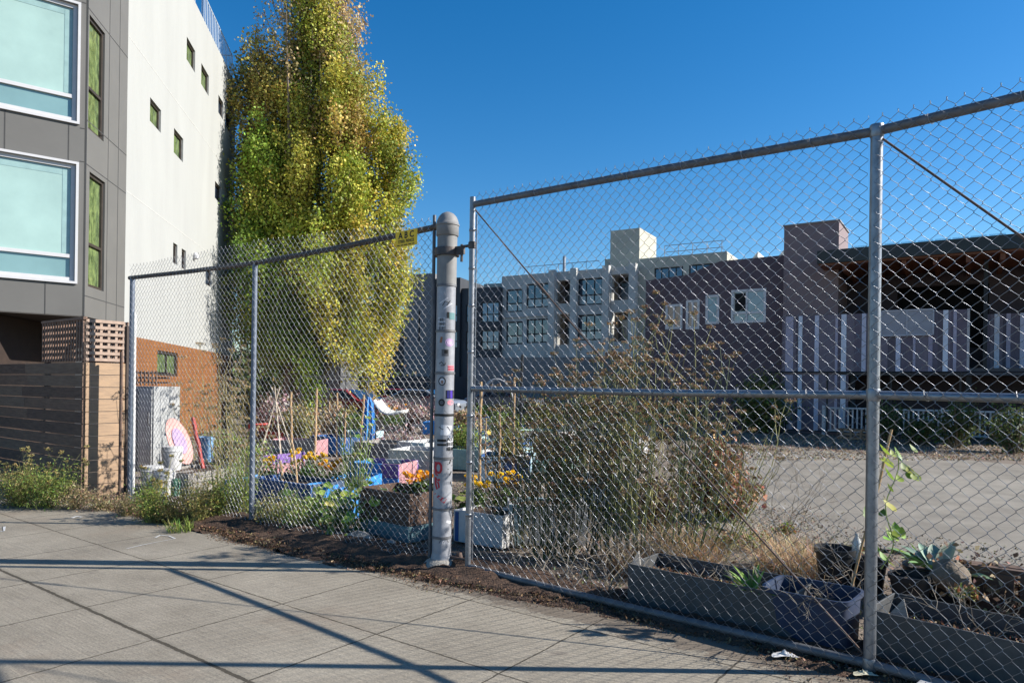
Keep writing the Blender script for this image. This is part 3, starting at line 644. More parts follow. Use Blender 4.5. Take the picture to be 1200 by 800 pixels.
# ------------------------------------------------------------------ buildings
class Plane:
    def __init__(s,P,d): s.P=P; s.d=unit(d); s.n=(s.d[1],-s.d[0])      # n points out when d runs to the viewer's right
    def hit(s,px,py):
        r=ray(px,py); # r.t = P + d s
        a,b=r[0],r[1]; det=a*(-s.d[1])+b*s.d[0]; t=(s.P[0]*(-s.d[1])+s.P[1]*s.d[0])/det; X,Y=a*t,b*t
        return ((X-s.P[0])*s.d[0]+(Y-s.P[1])*s.d[1], EYE+r[2]*t)
    def pt(s,a,z,o=0.): return (s.P[0]+s.d[0]*a+s.n[0]*o,s.P[1]+s.d[1]*a+s.n[1]*o,z)
    def rect(s,x0,x1,yt,yb):
        a0,zt=s.hit(x0,yt); _,zb=s.hit(x0,yb); a1,_=s.hit(x1,yt); return (a0,a1,zb,zt)
    def slab(s,mb,a0,a1,z0,z1,o0,o1):
        mb.prism([s.pt(a0,z0,o0),s.pt(a1,z0,o0),s.pt(a1,z1,o0),s.pt(a0,z1,o0)],(s.n[0]*(o1-o0),s.n[1]*(o1-o0),0)); return mb
    def wall(s,mb,a0,a1,z0,z1,holes,t=.25,o=0.):
        A=sorted({a0,a1,*[min(max(h[i],a0),a1) for h in holes for i in (0,1)]}); Z=sorted({z0,z1,*[min(max(h[i],z0),z1) for h in holes for i in (2,3)]})
        for i in range(len(A)-1):
            for j in range(len(Z)-1):
                ca,cz=(A[i]+A[i+1])/2,(Z[j]+Z[j+1])/2
                if any(h[0]<ca<h[1] and h[2]<cz<h[3] for h in holes): continue
                v=[s.pt(A[i],Z[j],o),s.pt(A[i+1],Z[j],o),s.pt(A[i+1],Z[j+1],o),s.pt(A[i],Z[j+1],o)]; w=[s.pt(A[i],Z[j],o-t),s.pt(A[i+1],Z[j],o-t),s.pt(A[i+1],Z[j+1],o-t),s.pt(A[i],Z[j+1],o-t)]
                mb.add(v,[(0,1,2,3)]); mb.add(w,[(3,2,1,0)])
        for h in list(holes)+[(a0,a1,z0,z1)]:
            h=(max(h[0],a0),min(h[1],a1),max(h[2],z0),min(h[3],z1)); c=[(h[0],h[2]),(h[1],h[2]),(h[1],h[3]),(h[0],h[3])]
            for k in range(4):
                p,q=c[k],c[(k+1)%4]; mb.add([s.pt(*p,o),s.pt(*q,o),s.pt(*q,o-t),s.pt(*p,o-t)],[(0,1,2,3)])
        return mb
    def window(s,h,parent,fm,gm,rec=.08,fw=.06,o=0.,vert=(),horiz=(),lower=None,curtain=None):
        a0,a1,z0,z1=h; mb=MB(); e=.002
        def bar(x0,x1,y0,y1): s.slab(mb,x0,x1,y0,y1,o-rec-.05,o-rec+.02)
        bar(a0+e,a0+fw,z0+e,z1-e); bar(a1-fw,a1-e,z0+e,z1-e); bar(a0+fw,a1-fw,z0+e,z0+fw); bar(a0+fw,a1-fw,z1-fw,z1-e)
        for f in vert: x=a0+(a1-a0)*f; bar(x-fw*.35,x+fw*.35,z0+fw,z1-fw)
        for f in horiz: y=z0+(z1-z0)*f; bar(a0+fw,a1-fw,y-fw*.45,y+fw*.45)
        w=mb.build('window',fm,parent)
        if lower: y=z0+(z1-z0)*lower[0]; s.slab(MB(),0,1,0,1,0,1)
        g=MB(); s.slab(g,a0+fw*.9,a1-fw*.9,(z0+fw*.9) if not lower else z0+(z1-z0)*lower[0],z1-fw*.9,o-rec-.035,o-rec-.025); g.build('pane',gm,w)
        if lower: g=MB(); s.slab(g,a0+fw*.9,a1-fw*.9,z0+fw*.9,z0+(z1-z0)*lower[0],o-rec-.035,o-rec-.025); g.build('pane',lower[1],w)
        return w
# apartment building, left
FA=Plane((-9.37,12.8),(1.04,.80)); SA=Plane((-8.33,13.6),(-.18,.984))
apt=thing('apartment_building','four storey block, grey panelled bay and sunlit white stucco side with small square windows','building',(-9.5,16,0))
a_e,_=FA.hit(98.5,200); zb=2.87; ztop=16.
_,zl1=FA.hit(89,193); _,zl0=FA.hit(89,330); _,zu0=FA.hit(89,143); sh=zu0-zl0; zu1=zl1+sh; ar,_=FA.hit(89,200)
al=ar-3.0; hol=[(al,ar,zl0,zl1),(al,ar,zu0,zu1),(al,ar,zu0+sh,zu1+sh)]
mb=MB(); FA.wall(mb,-4.2,a_e,zb,ztop,hol,.3); mb.build('bay_wall',greypanel,apt)
for h in hol:
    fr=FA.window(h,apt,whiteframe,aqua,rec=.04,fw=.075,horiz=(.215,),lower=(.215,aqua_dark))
    mb=MB()   # darker strip inside the glass, at right and top
    FA.slab(mb,h[1]-.21,h[1]-.075,h[2]+(h[3]-h[2])*.24,h[3]-.08,-.064,-.060); FA.slab(mb,h[0]+.08,h[1]-.215,h[3]-.22,h[3]-.08,-.0645,-.0605) ; mb.build('tinted_strip',mk('darker_pane_strip',(.27,.40,.385),rough=.1,spec=.8),fr)
    mb=MB(); e=.045
    for (x0,x1,y0,y1) in ((h[0]-e,h[0],h[2]-e,h[3]+e),(h[1],h[1]+e,h[2]-e,h[3]+e),(h[0],h[1],h[2]-e,h[2]),(h[0],h[1],h[3],h[3]+e)): FA.slab(mb,x0,x1,y0,y1,.001,.045)
    mb.build('outer_trim',whiteframe,fr)
js=MB()
for (px,y0,y1) in ((5,zl1+.05,zu0-.05),(80,zl1+.05,zu0-.05),(55,zb,zl0-.05),(-60,zb,zl0-.05),(-60,zl1+.05,zu0-.05)):
    a,_=FA.hit(px,200); FA.slab(js,a-.008,a+.008,y0,y1,.001,.005)
for z in (zl1+.08,zu0-.10,zl1+sh+.08,zu0+sh-.1): FA.slab(js,ar+.06,a_e,z-.008,z+.008,.001,.005)
js.build('panel_joints',jointm,apt)
s_w,_=SA.hit(148,200); s_end,_=SA.hit(275,200); roofz=13.05
nw=[]
for (yt,yb,ym) in ((201,336,281),(17,152,100)):
    a0,z1_=SA.hit(105,yt); a1,_=SA.hit(123.5,yt); _,z0_=SA.hit(105,yb); nw.append((a0,a1,z0_,z1_))
nw.append((nw[1][0],nw[1][1],nw[1][2]+sh,nw[1][3]+sh))
mb=MB(); SA.wall(mb,0,s_w,zb,ztop,nw,.3); mb.build('bay_return',mk('grey_panel_side',(.125,.122,.115),(.110,.108,.102),scale=1.1,rough=.6),apt)
for h in nw: SA.window(h,apt,bronze,leafglass,rec=.06,fw=.06,horiz=(.38,))
js=MB()
for z in (nw[0][3]+.10,nw[0][3]+.95,nw[1][3]+.10,nw[0][2]-.2): SA.slab(js,0,s_w-.01,z-.008,z+.008,.001,.005)
for px in (125,137): a,_=SA.hit(px,300); SA.slab(js,a-.008,a+.008,zb,ztop,.001,.0052)
js.build('panel_joints',jointm,apt)
mb=MB(); FA.slab(mb,-4.2,a_e-.02,zb-.02,zb-.002,-2.2,.0); mb.build('bay_soffit',mk('soffit_grey',(.05,.045,.04)),apt)
wl=[(176,189,114,142),(204,215,150,179),(219,229,43,70),(236,245,74,99),(256,262,111,132),(264.5,271,130,148),(252,259,212,232),(203,208,284,308),(213,218,291,314),(241,248,312,333)]
holes=[SA.rect(*w) for w in wl]
zo=2.66
mb=MB(); SA.wall(mb,s_w+.004,s_end,zo,roofz,holes,.25,o=.0); mb.build('white_wall',stucco,apt)
for i,h in enumerate(holes): SA.window(h,apt,bronze,leafglass if i in (0,1,2,3) else darkglass,rec=.07,fw=.055,horiz=() if i>3 else (.0,)[:0])
# reveals
js=MB()
for (px,py) in ((150,41),(150,225)): _,z=SA.hit(px,py); SA.slab(js,s_w+.01,s_end,z-.012,z+.012,.0005,.003)
js.build('stucco_reveals',stucco_line,apt)
oh=[SA.rect(183,207,410,440)]
mb=MB(); SA.wall(mb,s_w-.3,s_end+.0,0,zo-.003,oh,.25,o=.03); mb.build('timber_cladding',orange,apt)
SA.window(oh[0],apt,bronze,leafglass,rec=.05,fw=.07,o=.03,vert=(.5,))
js=MB()
for k in range(1,26):
    z=k*.1; SA.slab(js,s_w-.29,s_end-.01,z-.004,z+.004,.0305,.033) if not (oh[0][2]<z<oh[0][3]) else (SA.slab(js,s_w-.29,oh[0][0],z-.004,z+.004,.0305,.033),SA.slab(js,oh[0][1],s_end-.01,z-.004,z+.004,.0305,.033))
js.build('cladding_joints',mk('cladding_joint',(.15,.065,.025)),apt)
# end wall, roof, parapet railing, recessed ground floor, rear stair block
mb=MB(); mb.prism([SA.pt(.3,roofz-.3,-.25),SA.pt(s_end,roofz-.3,-.25),SA.pt(s_end,roofz-.3,-9),SA.pt(.3,roofz-.3,-9)],(0,0,.1)); mb.build('roof',mk('roof_membrane',(.25,.25,.25)),apt)
mb=MB(); SA.slab(mb,s_end-.25,s_end-.002,0,roofz-.01,-9,-.25); SA.slab(mb,.5,s_end-.25,0,roofz-.4,-9,-8.8); mb.build('end_wall',stucco,apt)
mb=MB(); SA.slab(mb,-1.5,s_w-.2,0,zb-.03,-1.6,-1.4); FA.slab(mb,-5,a_e+.4,0,zb-.03,-2.2,-2.0); mb.build('recessed_ground_floor',darkbrown,apt)
mb=MB(); SA.slab(mb,s_w-.31,s_w+.0,0,zb-.03,-1.6,.0); mb.build('pier',mk('grey_pier',(.2,.2,.2)),apt)
rb,_=SA.hit(258,60); rl=MB()
rs0=SA.hit(241,48)[0]
for z in (roofz+.1,roofz+1.05): rl.tube([SA.pt(rs0,z,-3),SA.pt(rs0,z,-.12),SA.pt(s_end-.1,z,-.12),SA.pt(s_end-.1,z,-4)],.025,6)
for q in np.arange(0,3,.22): rl.tube([SA.pt(rs0,roofz-.2,-.12-q),SA.pt(rs0,roofz+1.05,-.12-q)],.014,5)
k=rs0
while k<s_end-.1: rl.tube([SA.pt(k,roofz,-.12),SA.pt(k,roofz+1.05,-.12)],.014,5); k+=.22
for q in np.arange(0,4,.22): rl.tube([SA.pt(s_end-.1,roofz-.05,-.12-q),SA.pt(s_end-.1,roofz+1.05,-.12-q)],.014,5)
rl.build('roof_railing',mk('pale_blue_rail',(.45,.52,.6)),apt)
mb=MB(); SA.slab(mb,s_end+.003,s_end+2.2,5.6,8.2,-3,.15); mb.build('rear_balcony',concrete_w,apt)
mb=MB(); 
_a,_z=SA.hit(227,300); c=SA.pt(_a,_z,.0); mb.lathe((c[0]+.06,c[1],c[2]-.1),[(.02,0),(.09,.03),(.1,.12),(.04,.2)],12); mb.build('wall_lamp',whiteframe,apt,True)

# plum building, right
PBd=Plane((AT(918,500,28)[0],28.0),(.839,-.545))
plum=thing('community_building','plum coloured building with tower, wide dark roof and vertical striped balcony panels','building',(13,27,0))
H=PBd.hit
w0,_=H(756,400); a918=0.0; z1=H(918,299)[1]
tops=[(756,329),(805,322),(844,306),(918,299)]
def polywall(mb,pl,pts,t): mb.prism([pl.pt(a,z,0) for a,z in pts],(-pl.n[0]*t,-pl.n[1]*t,0))
zz=[(H(x,y)) for x,y in tops]
wins=[(780,800,357,386),(804,820,352,386),(827,843,346,380),(857,898,340,379)]
wh=[PBd.rect(*w) for w in wins]
zc=min(z for _,z in zz)-.05
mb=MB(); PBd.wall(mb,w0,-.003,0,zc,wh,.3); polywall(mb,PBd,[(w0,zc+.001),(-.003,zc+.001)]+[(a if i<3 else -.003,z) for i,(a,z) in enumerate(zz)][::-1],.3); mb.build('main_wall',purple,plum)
whitetrim=mk('white_trim',(.62,.62,.64),(.55,.55,.57))
for i,h in enumerate(wh): PBd.window(h,plum,whitetrim,(darkglass,darkglass,glass('sky_blue_glass',(.20,.42,.50)),blind)[i],rec=.0,fw=.10,vert=(.45,) if i in(3,) else ((.5,) if i<2 else ()),horiz=(.3,) if i==3 else ())
for i,h in enumerate(wh[:1]): pass
h=wh[3]; mb=MB(); PBd.slab(mb,h[0]+.15,h[0]+(h[1]-h[0])*.42,h[2]+(h[3]-h[2])*.36,h[3]-.15,-.024,-.018); mb.build('open_sash',void,plum)
mb=MB(); PBd.slab(mb,w0,-.003,.0,4,-9,-8.7); PBd.slab(mb,w0,w0+.3,0,H(756,329)[1],-9,-.3); mb.build('rear_wall',purple,plum)
# tower
tz=H(918,268)[1]; ta,_=H(985,263); sd=5.0*.56
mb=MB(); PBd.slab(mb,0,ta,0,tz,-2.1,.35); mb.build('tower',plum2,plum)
mb=MB(); PBd.slab(mb,-.04,ta+.04,tz,tz+.05,-2.14,.39); mb.build('tower_coping',mk('grey_coping',(.25,.24,.24)),plum)
# roof with deep eaves
ra0,rz=H(966,308); ra1=14.; rz=H(990,311)[1]
_,rt=H(966,300)
roof=MB(); PBd.slab(roof,ra0,ra1,rt-.55,rt-.08,-7,1.6); rf=roof.build('roof',roofdark,plum)
mb=MB(); PBd.slab(mb,ra0+.05,ra1,rt-.62,rt-.552,-6.8,1.5); mb.build('soffit',soffit,rf)
mb=MB()
for k in range(12): a=ra0+.9+k*.95; PBd.slab(mb,a-.07,a+.07,rt-.85,rt-.622,-6,1.35)
mb.build('rafters',soffit,rf)
# upper level back wall, dark with openings
zf2=H(930,432)[1]; zp=H(930,372)[1]
oph=[(ta+1.8,ta+4.8,zp-1.2,rt-1.15),(ta+7.3,ta+8.3,zf2+.2,rt-1.6),(ta+9.6,ta+11,zp-1.2,rt-1.3)]
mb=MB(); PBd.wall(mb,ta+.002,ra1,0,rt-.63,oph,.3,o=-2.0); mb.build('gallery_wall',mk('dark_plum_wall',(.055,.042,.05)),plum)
mb=MB(); PBd.slab(mb,ta,ra1,0,rt-.7,-3.4,-3.2); mb.build('interior',void,plum)
mb=MB(); PBd.slab(mb,ta+.01,ra1,zf2-.25,zf2,-1.98,.3); mb.build('gallery_floor',mk('floor_slab_grey',(.08,.08,.085)),plum)
for a in (ta+.5,ta+4.2,ta+6.9): mb=MB(); PBd.slab(mb,a-.09,a+.09,0,zf2-.26,-.1,.1); mb.build('column',black,plum)
mb=MB(); PBd.slab(mb,ta+4.6,ta+4.72,zf2,rt-.63,.1,.22); mb.build('column',black,plum)
# striped balcony panels: vertical boards of many widths and tones
sm=[mk('stripe_%d'%i,c,rough=.6) for i,c in enumerate([(.36,.31,.40),(.15,.12,.155),(.60,.60,.72),(.20,.165,.20),(.44,.40,.50),(.11,.09,.115),(.72,.75,.84)])]
PX_STR=[(921,930,4),(936,940.5,6),(955,960,2),(979,982,4),(986,992,6),(1010,1015,2),(1027,1031,4),(1050,1055.5,2),(1070,1073,4),(1088,1093,0),(1105,1111,6),(1117,1121,4)]
PX_STR2=[(1152,1155,4),(1165,1171,6),(1179,1184,4),(1195,1201,2),(1215,1222,6),(1240,1246,4)]
def stripes(name,a0,a1,z0,z1,o0,seed,label=None):
    pl=Plane(PBd.pt(0,0,o0)[:2],PBd.d); L_=PX_STR2 if seed==23 else PX_STR; mb=MB(); a=a0; k=0
    for (x0,x1,m_) in L_:
        s0_=pl.hit(x0,400)[0]; s1_=pl.hit(x1,400)[0]
        if s0_<=a or s1_>=a1: continue
        md=(a+s0_)/2
        for (u0,u1,mm,th) in ((a,md-.003,(1,3)[k%2],.05),(md,s0_-.003,(3,5,1)[k%3],.055),(s0_,s1_,m_,.075)):
            if u1>u0: mb.mat(mm); PBd.slab(mb,u0,u1,z0,z1,o0,o0+th)
        a=s1_+.003; k+=1
    mb.mat(1); PBd.slab(mb,a,a1,z0,z1,o0,o0+.05)
    return mb.build(name,sm,plum)
PF=Plane(PBd.pt(0,0,.48)[:2],PBd.d); e1=PF.hit(1133,400)[0]/.96; p=stripes('striped_panel',.0,e1*.96,zf2-.12,zp,.40,11)
mb=MB(); PBd.slab(mb,e1*.96+.002,e1*.96+.08,zf2-.1,zp+.02,-1.9,.46); mb.build('panel_end',mk('panel_end_light',(.5,.47,.47)),plum)
stripes('striped_panel',e1*.96+.6,13.,zf2-.12,zp-.05,-1.2,23)
stripes('lower_striped_panel',.0,ta+.4,.12,zf2-.25,.36,31)
b0=(PF.hit(1032,370)[0]/.985,0); b1=(PF.hit(1095,366)[0]/.975,0); wb=MB(); PBd.slab(wb,b0[0]*.985,b1[0]*.975,H(1050,395)[1],zp+.07,.48,.52); wbo=wb.build('blank_notice_board',mk('dull_silver_board',(.36,.36,.40),(.3,.3,.34),scale=2),plum)
fb=MB(); x0,x1,y0,y1=b0[0]*.985,b1[0]*.975,H(1050,395)[1],zp+.07
for q in ((x0,x0+.05,y0,y1),(x1-.05,x1,y0,y1),(x0,x1,y0,y0+.05),(x0,x1,y1-.05,y1),((x0+x1)/2-.02,(x0+x1)/2+.02,y0,y1)): PBd.slab(fb,*q,.521,.545)
fb.build('board_frame',mk('board_edge',(.5,.5,.55)),wbo)
# glass guard on the roof
gg=MB(); 
for k in range(9): a=ra0+.9+k*.55; PBd.slab(gg,a,a+.5,rt-.06,rt+.42,-.8,-.78)
gm,nt,b=newmat('guard_glass'); b.inputs['Base Color'].default_value=(.6,.75,.8,1); b.inputs['Transmission Weight'].default_value=.85; b.inputs['Roughness'].default_value=.15; b.inputs['IOR'].default_value=1.2
gg.build('glass_guard',gm,plum)

# pale concrete apartments beyond
CB=Plane((AT(587,400,66)[0],66.0),(.862,-.507)); HC=CB.hit
conc=thing('concrete_apartments','pale grey concrete apartment block with black gridded windows and rooftop box, behind the gate','building',(6,62,0))
top=HC(587,324)[1]; e0,_=HC(745,320)
cw=[(593,612.5,339.5,366),(617,644,333,361),(677,706,327,358),(593,612.5,377,403.5),(617,644,374,402),(677,706,369,399)]
cr=[(653,672,329,356),(653,672,368,404),(717,741,322,352),(717,741,366,400)]
ch=[CB.rect(*w) for w in cw]; crr=[CB.rect(*w) for w in cr]
mb=MB(); CB.wall(mb,0,e0,0,top,ch+crr,.6); CB.slab(mb,0,.4,0,top,-12,-.6); CB.slab(mb,0,e0,0,top-.2,-12.5,-12); mb.build('facade',concrete_w,conc)
mb=MB(); mb.prism([CB.pt(0,top-.6,-.6),CB.pt(e0,top-.6,-.6),CB.pt(e0,top-.6,-12),CB.pt(0,top-.6,-12)],(0,0,.2)); mb.build('roof',midgrey,conc)
for i,h in enumerate(ch): CB.window(h,conc,mk('black_frame',(.02,.02,.022)),darkglass,rec=.15,fw=.12,vert=(.33,.66) if i%3 else (.66,),horiz=(.38,),lower=(.38,mk('pale_blind_glass',(.34,.38,.38),rough=.1,spec=.8)))
for h in crr:
    mb=MB(); CB.slab(mb,h[0]-.2,h[1]+.2,h[2]-.2,h[3]+.2,-2.2,-2.0); lg=mb.build('loggia',mk('loggia_dark',(.05,.05,.052)),conc)
    mb=MB(); CB.slab(mb,h[0]+.15,h[0]+(h[1]-h[0])*.6,h[2]+.1,h[3]-.5,-1.99,-1.9); mb.build('door',mk('steel_blue_door',(.10,.16,.22),rough=.2,spec=.8),lg)
    mb=MB()
    for k in range(14): a=h[0]+(h[1]-h[0])*(k+.5)/14; CB.slab(mb,a-.015,a+.015,h[2],h[2]+1.1,-.12,-.09)
    CB.slab(mb,h[0],h[1],h[2]+1.08,h[2]+1.14,-.13,-.08)
    mb.build('balcony_rail',black,lg)
# pilasters and slab lines
for px in (649,674.5,712,743): a,_=HC(px,330); mb=MB(); CB.slab(mb,a-.3,a+.3,0,top+.15,.002,.5); mb.build('fin',concrete_w,conc)
mb=MB(); zr=HC(600,371)[1]
CB.slab(mb,.0,HC(646,350)[0],zr-.1,zr+.1,.003,.12); mb.build('string_course',mk('pale_course',(.4,.4,.4)),conc)
p0,_=HC(702,300); p1,_=HC(737,300); pz=HC(702,264)[1]
mb=MB(); CB.slab(mb,p0,p1,top-.3,pz,-7,-2.5); CB.slab(mb,HC(693,305)[0],p0-.003,top-.3,HC(695,297)[1],-6,-3); mb.build('rooftop_box',cream,conc)
cz=HC(745,302)[1]; c1,_=HC(850,290); 
cwn=[CB.rect(764,798,313,329),CB.rect(805,838,309,323)]
mb=MB(); CB.wall(mb,e0+.003,c1,0,cz,cwn,.5,o=-.6); CB.slab(mb,c1-.5,c1-.001,0,cz,-9,-1.11); mb.build('cream_wing',cream,conc)
for h in cwn: CB.window(h,conc,mk('black_frame',(.02,.02,.02)),glass('slate_glass',(.05,.10,.16)),rec=.1,fw=.1,vert=(.25,.5,.75),o=-.6)
mb=MB(); 
for k in range(3):
    a=c1-1.2+k*2.2; mb.prism([CB.pt(a,cz-1.2,-8),CB.pt(a+2.1,cz-1.2,-8),CB.pt(a+2.1,cz+1.2,-8)],(-CB.n[0]*5,-CB.n[1]*5,0))
mb.build('sawtooth_roof',mk('sunlit_pale_roof',(.62,.62,.58)),conc)  # light front colour stands in for the sunlit roof slopes
mb=MB(); CB.slab(mb,c1,c1+9,0,cz-1.25,-12,-3.); mb.build('rear_wing',cream,conc)
mb=MB()
for a in np.arange(e0+2,c1-.5,1.2): mb.tube([CB.pt(a,cz,-1.5),CB.pt(a,cz+1.1,-1.5)],.03,5)
for z in (cz+.55,cz+1.1): mb.tube([CB.pt(e0+2,z,-1.5),CB.pt(c1-.5,z,-1.5)],.03,5)
mb.build('roof_rail',mk('steel_rail',(.35,.38,.42)),conc); mb=MB()
for a in np.arange(1,p0-.6,1.4): mb.tube([CB.pt(a,top,-1.5),CB.pt(a,top+1.0,-1.5)],.03,5)
mb.tube([CB.pt(1,top+1.,-1.5),CB.pt(p0-.6,top+1.,-1.5)],.03,5)
mb.build('roof_rail',MATS['steel_rail'],conc); a=HC(644,300)[0]; MB().tube([CB.pt(a,top,-3),CB.pt(a,top+2.0,-3)],.14,8).build('flue_pipe',MATS['steel_rail'],conc)
# charcoal block
DB=Plane((AT(452,400,70)[0],70.0),(.93,-.37)); HD=DB.hit
dk=thing('charcoal_block','dark charcoal townhouse block with narrow tall windows, seen either side of the post','building',(-6,68,0))
def vol(x0,x1,yt,o,mat,name,holes=()):
    a0,z=HD(x0,yt); a1,_=HD(x1,yt); mb=MB(); hs=[DB.rect(*h) for h in holes]; DB.wall(mb,a0,a1,0,z,hs,.3,o=o); DB.slab(mb,a1-.3,a1-.003,0,z-.01,o-8,o-.301); DB.slab(mb,a0+.003,a0+.3,0,z-.01,o-8,o-.301); DB.slab(mb,a0+.31,a1-.31,z-.6,z-.4,o-8,o-.31); mb.build(name,mat,dk)
    for h in hs: DB.window(h,dk,black,glass('steel_blue_glass',(.10,.17,.26)),rec=.1+ -0,fw=.1,o=o,vert=(.33,.66) if h[1]-h[0]>1.2 else (),horiz=(.4,))
vol(440,478,364,0,darkcharcoal,'left_wing'); vol(478.3,512,323,.6,midgrey,'stair_tower',[(494,496,365,400)]); vol(512.3,541,327,.3,darkcharcoal,'middle_wing',[(531,538,357,378),(531,538,388,408)]); vol(541.3,586.5,338,.0,darkcharcoal,'right_wing',[(564,585,354,378),(564,585,387,410),(546,552,357,378),(546,552,388,410)])
mb=MB(); a0,z=HD(541,328); a1,_=HD(577,328); DB.slab(mb,a0+1,a1,HD(541,338)[1]-.5,z,-7,-3); mb.build('roof_hut',cream,dk)
# low podium wall behind garden
LW=Plane((AT(552,440,44)[0],44.),(.9,-.436)); a1,_=LW.hit(765,440); z=LW.hit(560,419)[1]
lw=MB(); LW.slab(lw,0,a1,0,z,-6,0); o=lw.build('podium_wall',mk('grey_render',(.24,.24,.235),(.20,.20,.195),scale=.5,rough=.9)); tag(o,'long low grey rendered wall at the back of the garden lot','wall')
lw=MB(); LW.slab(lw,-13,-.2,0,2.3,-3,-2.7); o=lw.build('rear_wall',mk('dark_rear_wall',(.05,.052,.058))); tag(o,'low dark wall behind the parked cars','wall')

# ------------------------------------------------------------------ poplar
def poplar():
    DY=26.3; k=DY/F; base=AT(352,470,DY); root=thing('poplar_tree','tall poplar turning from green to gold, rising beside the white wall','tree',(base[0],DY,0))
    def w(px,py): p=AT(px,py,DY); return p[0],p[2]
    crowns=[ # px,py,hw,hh, depth half, dy, colours, twig density weight
      (322,265,44,150,1.2,-.5,'g',1.1),(372,150,40,255,1.2,.2,'m',1.1),(432,262,46,185,1.3,.2,'y',1.25),(402,85,28,170,1.,.4,'b',.55),(345,90,30,165,.9,.3,'b',.6),
      (322,135,36,85,1.,0.2,'o',.65),(388,305,50,100,1.5,-.7,'y',1.0),(325,380,42,50,1.1,-.3,'g',.5),(440,380,26,52,1.0,.2,'y',.45),(459,250,25,115,.9,.3,'y',.8),(325,325,46,95,1.3,-.5,'g',1.),(365,285,55,100,1.3,.3,'m',.9),(300,290,24,100,.9,0,'g',.6),(300,205,22,75,.8,0,'o',.3),(405,215,38,140,1.,-.7,'y',.8),(352,235,34,120,.9,-.8,'m',.7),(375,110,52,110,1.1,0,'m',1.1),(418,125,32,75,.9,0,'o',.6),(305,150,26,70,.9,0,'o',.45),(345,60,30,90,.9,0,'b',.6),(390,30,26,80,.9,0,'b',.6),(340,385,48,42,1.2,.3,'g',.9),(318,250,34,120,.9,-1.0,'g',.9)]
    pal={'g':[(.17,.27,.03),(.24,.34,.035),(.32,.38,.045),(.10,.18,.025)],'m':[(.25,.29,.035),(.31,.31,.045),(.17,.23,.03),(.30,.25,.05)],'y':[(.37,.35,.04),(.30,.32,.04),(.42,.33,.05),(.20,.25,.03)],'o':[(.38,.28,.07),(.30,.27,.06),(.40,.30,.10)],'b':[(.30,.22,.13),(.36,.27,.16),(.27,.23,.09)]}
    mb=MB(); br=MB(); Cs=[];Ks=[]
    leaders=[(350,4),(372,20),(395,30),(420,60),(330,80),(445,120),(315,150),(382,40),(360,70)]
    bx=base[0]
    for i,(px,py) in enumerate(leaders):
        X,Z=w(px,py); b=Vector((bx+RNG.normal()*.35,DY+RNG.normal()*.35,0)); t=Vector((X,DY+RNG.normal()*.6,Z)); m1=b.lerp(t,.3)+Vector((-(b.x-t.x)*.35,0,.6)); m2=b.lerp(t,.65)+Vector((-(b.x-t.x)*.22,0,0))
        P=[b,b.lerp(m1,.5)+Vector((RNG.normal()*.06,0,0)),m1,m1.lerp(m2,.5)+Vector((RNG.normal()*.08,RNG.normal()*.08,0)),m2,m2.lerp(t,.5),t]
        r0=.20 if i<3 else .13; mb.tube(P,[r0*1.2,r0,r0*.8,r0*.6,r0*.3,r0*.13,.008],8,False)
    mb.build('trunk',bark,root,True)
    for (px,py,hw,hh,dd,dy,c,wt) in crowns:
        X,Z=w(px,py); hw*=k;hh*=k; nb=int((158 if py>150 or hh>60 and py>100 else 130)*wt)
        ncl=max(5,int(nb/13)); CL=[]
        for _ in range(ncl):
            v=RNG.normal(size=3); v/=np.linalg.norm(v); rad=RNG.random()**.38*(1.0+.12*RNG.normal())
            CL.append((np.array([X+v[0]*hw*rad,DY+dy+v[1]*dd*rad*1.25,Z+v[2]*hh*rad]),.22+.25*RNG.random(),.75+.5*RNG.random(),RNG.integers(0,len(pal[c]))))
        for i in range(nb):
            cc_=CL[RNG.integers(0,ncl)]; tip=cc_[0]+RNG.normal(size=3)*cc_[1]*np.array([1,1,1.25])
            if RNG.random()<.12:
                v=RNG.normal(size=3); v/=np.linalg.norm(v); rad=RNG.random()**.42; tip=np.array([X+v[0]*hw*rad,DY+dy+v[1]*dd*rad*1.25,Z+v[2]*hh*rad])
            ln=.45+.9*RNG.random(); st=tip-np.array([(tip[0]-X)*.5+(X-bx)*.04,(tip[1]-DY)*.3,ln])
            md=(tip+st)/2+np.array([(tip[0]-X)*.15,(tip[1]-DY-dy)*.15,-.05])
            ts=np.linspace(0,1,4)[:,None]; P=(1-ts)**2*st+2*ts*(1-ts)*md+ts**2*tip
            br.tube([tuple(p) for p in P],[.018,.012,.007,.003],3,False)
            n=int(135*(.5+RNG.random())*(.5 if c=='b' else 1)); t=(RNG.random(n)**.7)[:,None]; sg=.05+.15*np.sin(t*PI*.85)
            q=(1-t)**2*st+2*t*(1-t)*md+t**2*tip+RNG.normal(size=(n,3))*sg*np.array([1,1,1.3])
            Cs.append(q); pc_=np.array(pal[c]); cl=pc_[cc_[3] if RNG.random()<.75 else RNG.integers(0,len(pc_))]*cc_[2]; Ks.append(jitter(np.tile(cl,(n,1)),n,.18,.1))
    C=np.concatenate(Cs);K=np.concatenate(Ks)
    V,F_,c=leaf_cloud(C,.097,(K*.82+.18*K.mean(1,keepdims=True)*np.array([[1.1,1.02,.7]]))*np.array([[1.42,1.38,1.1]]),up=-.1,aspect=.9)
    br.build('branches',twig,root); npmesh('crown',V,F_,c,LEAF,root)
poplar()
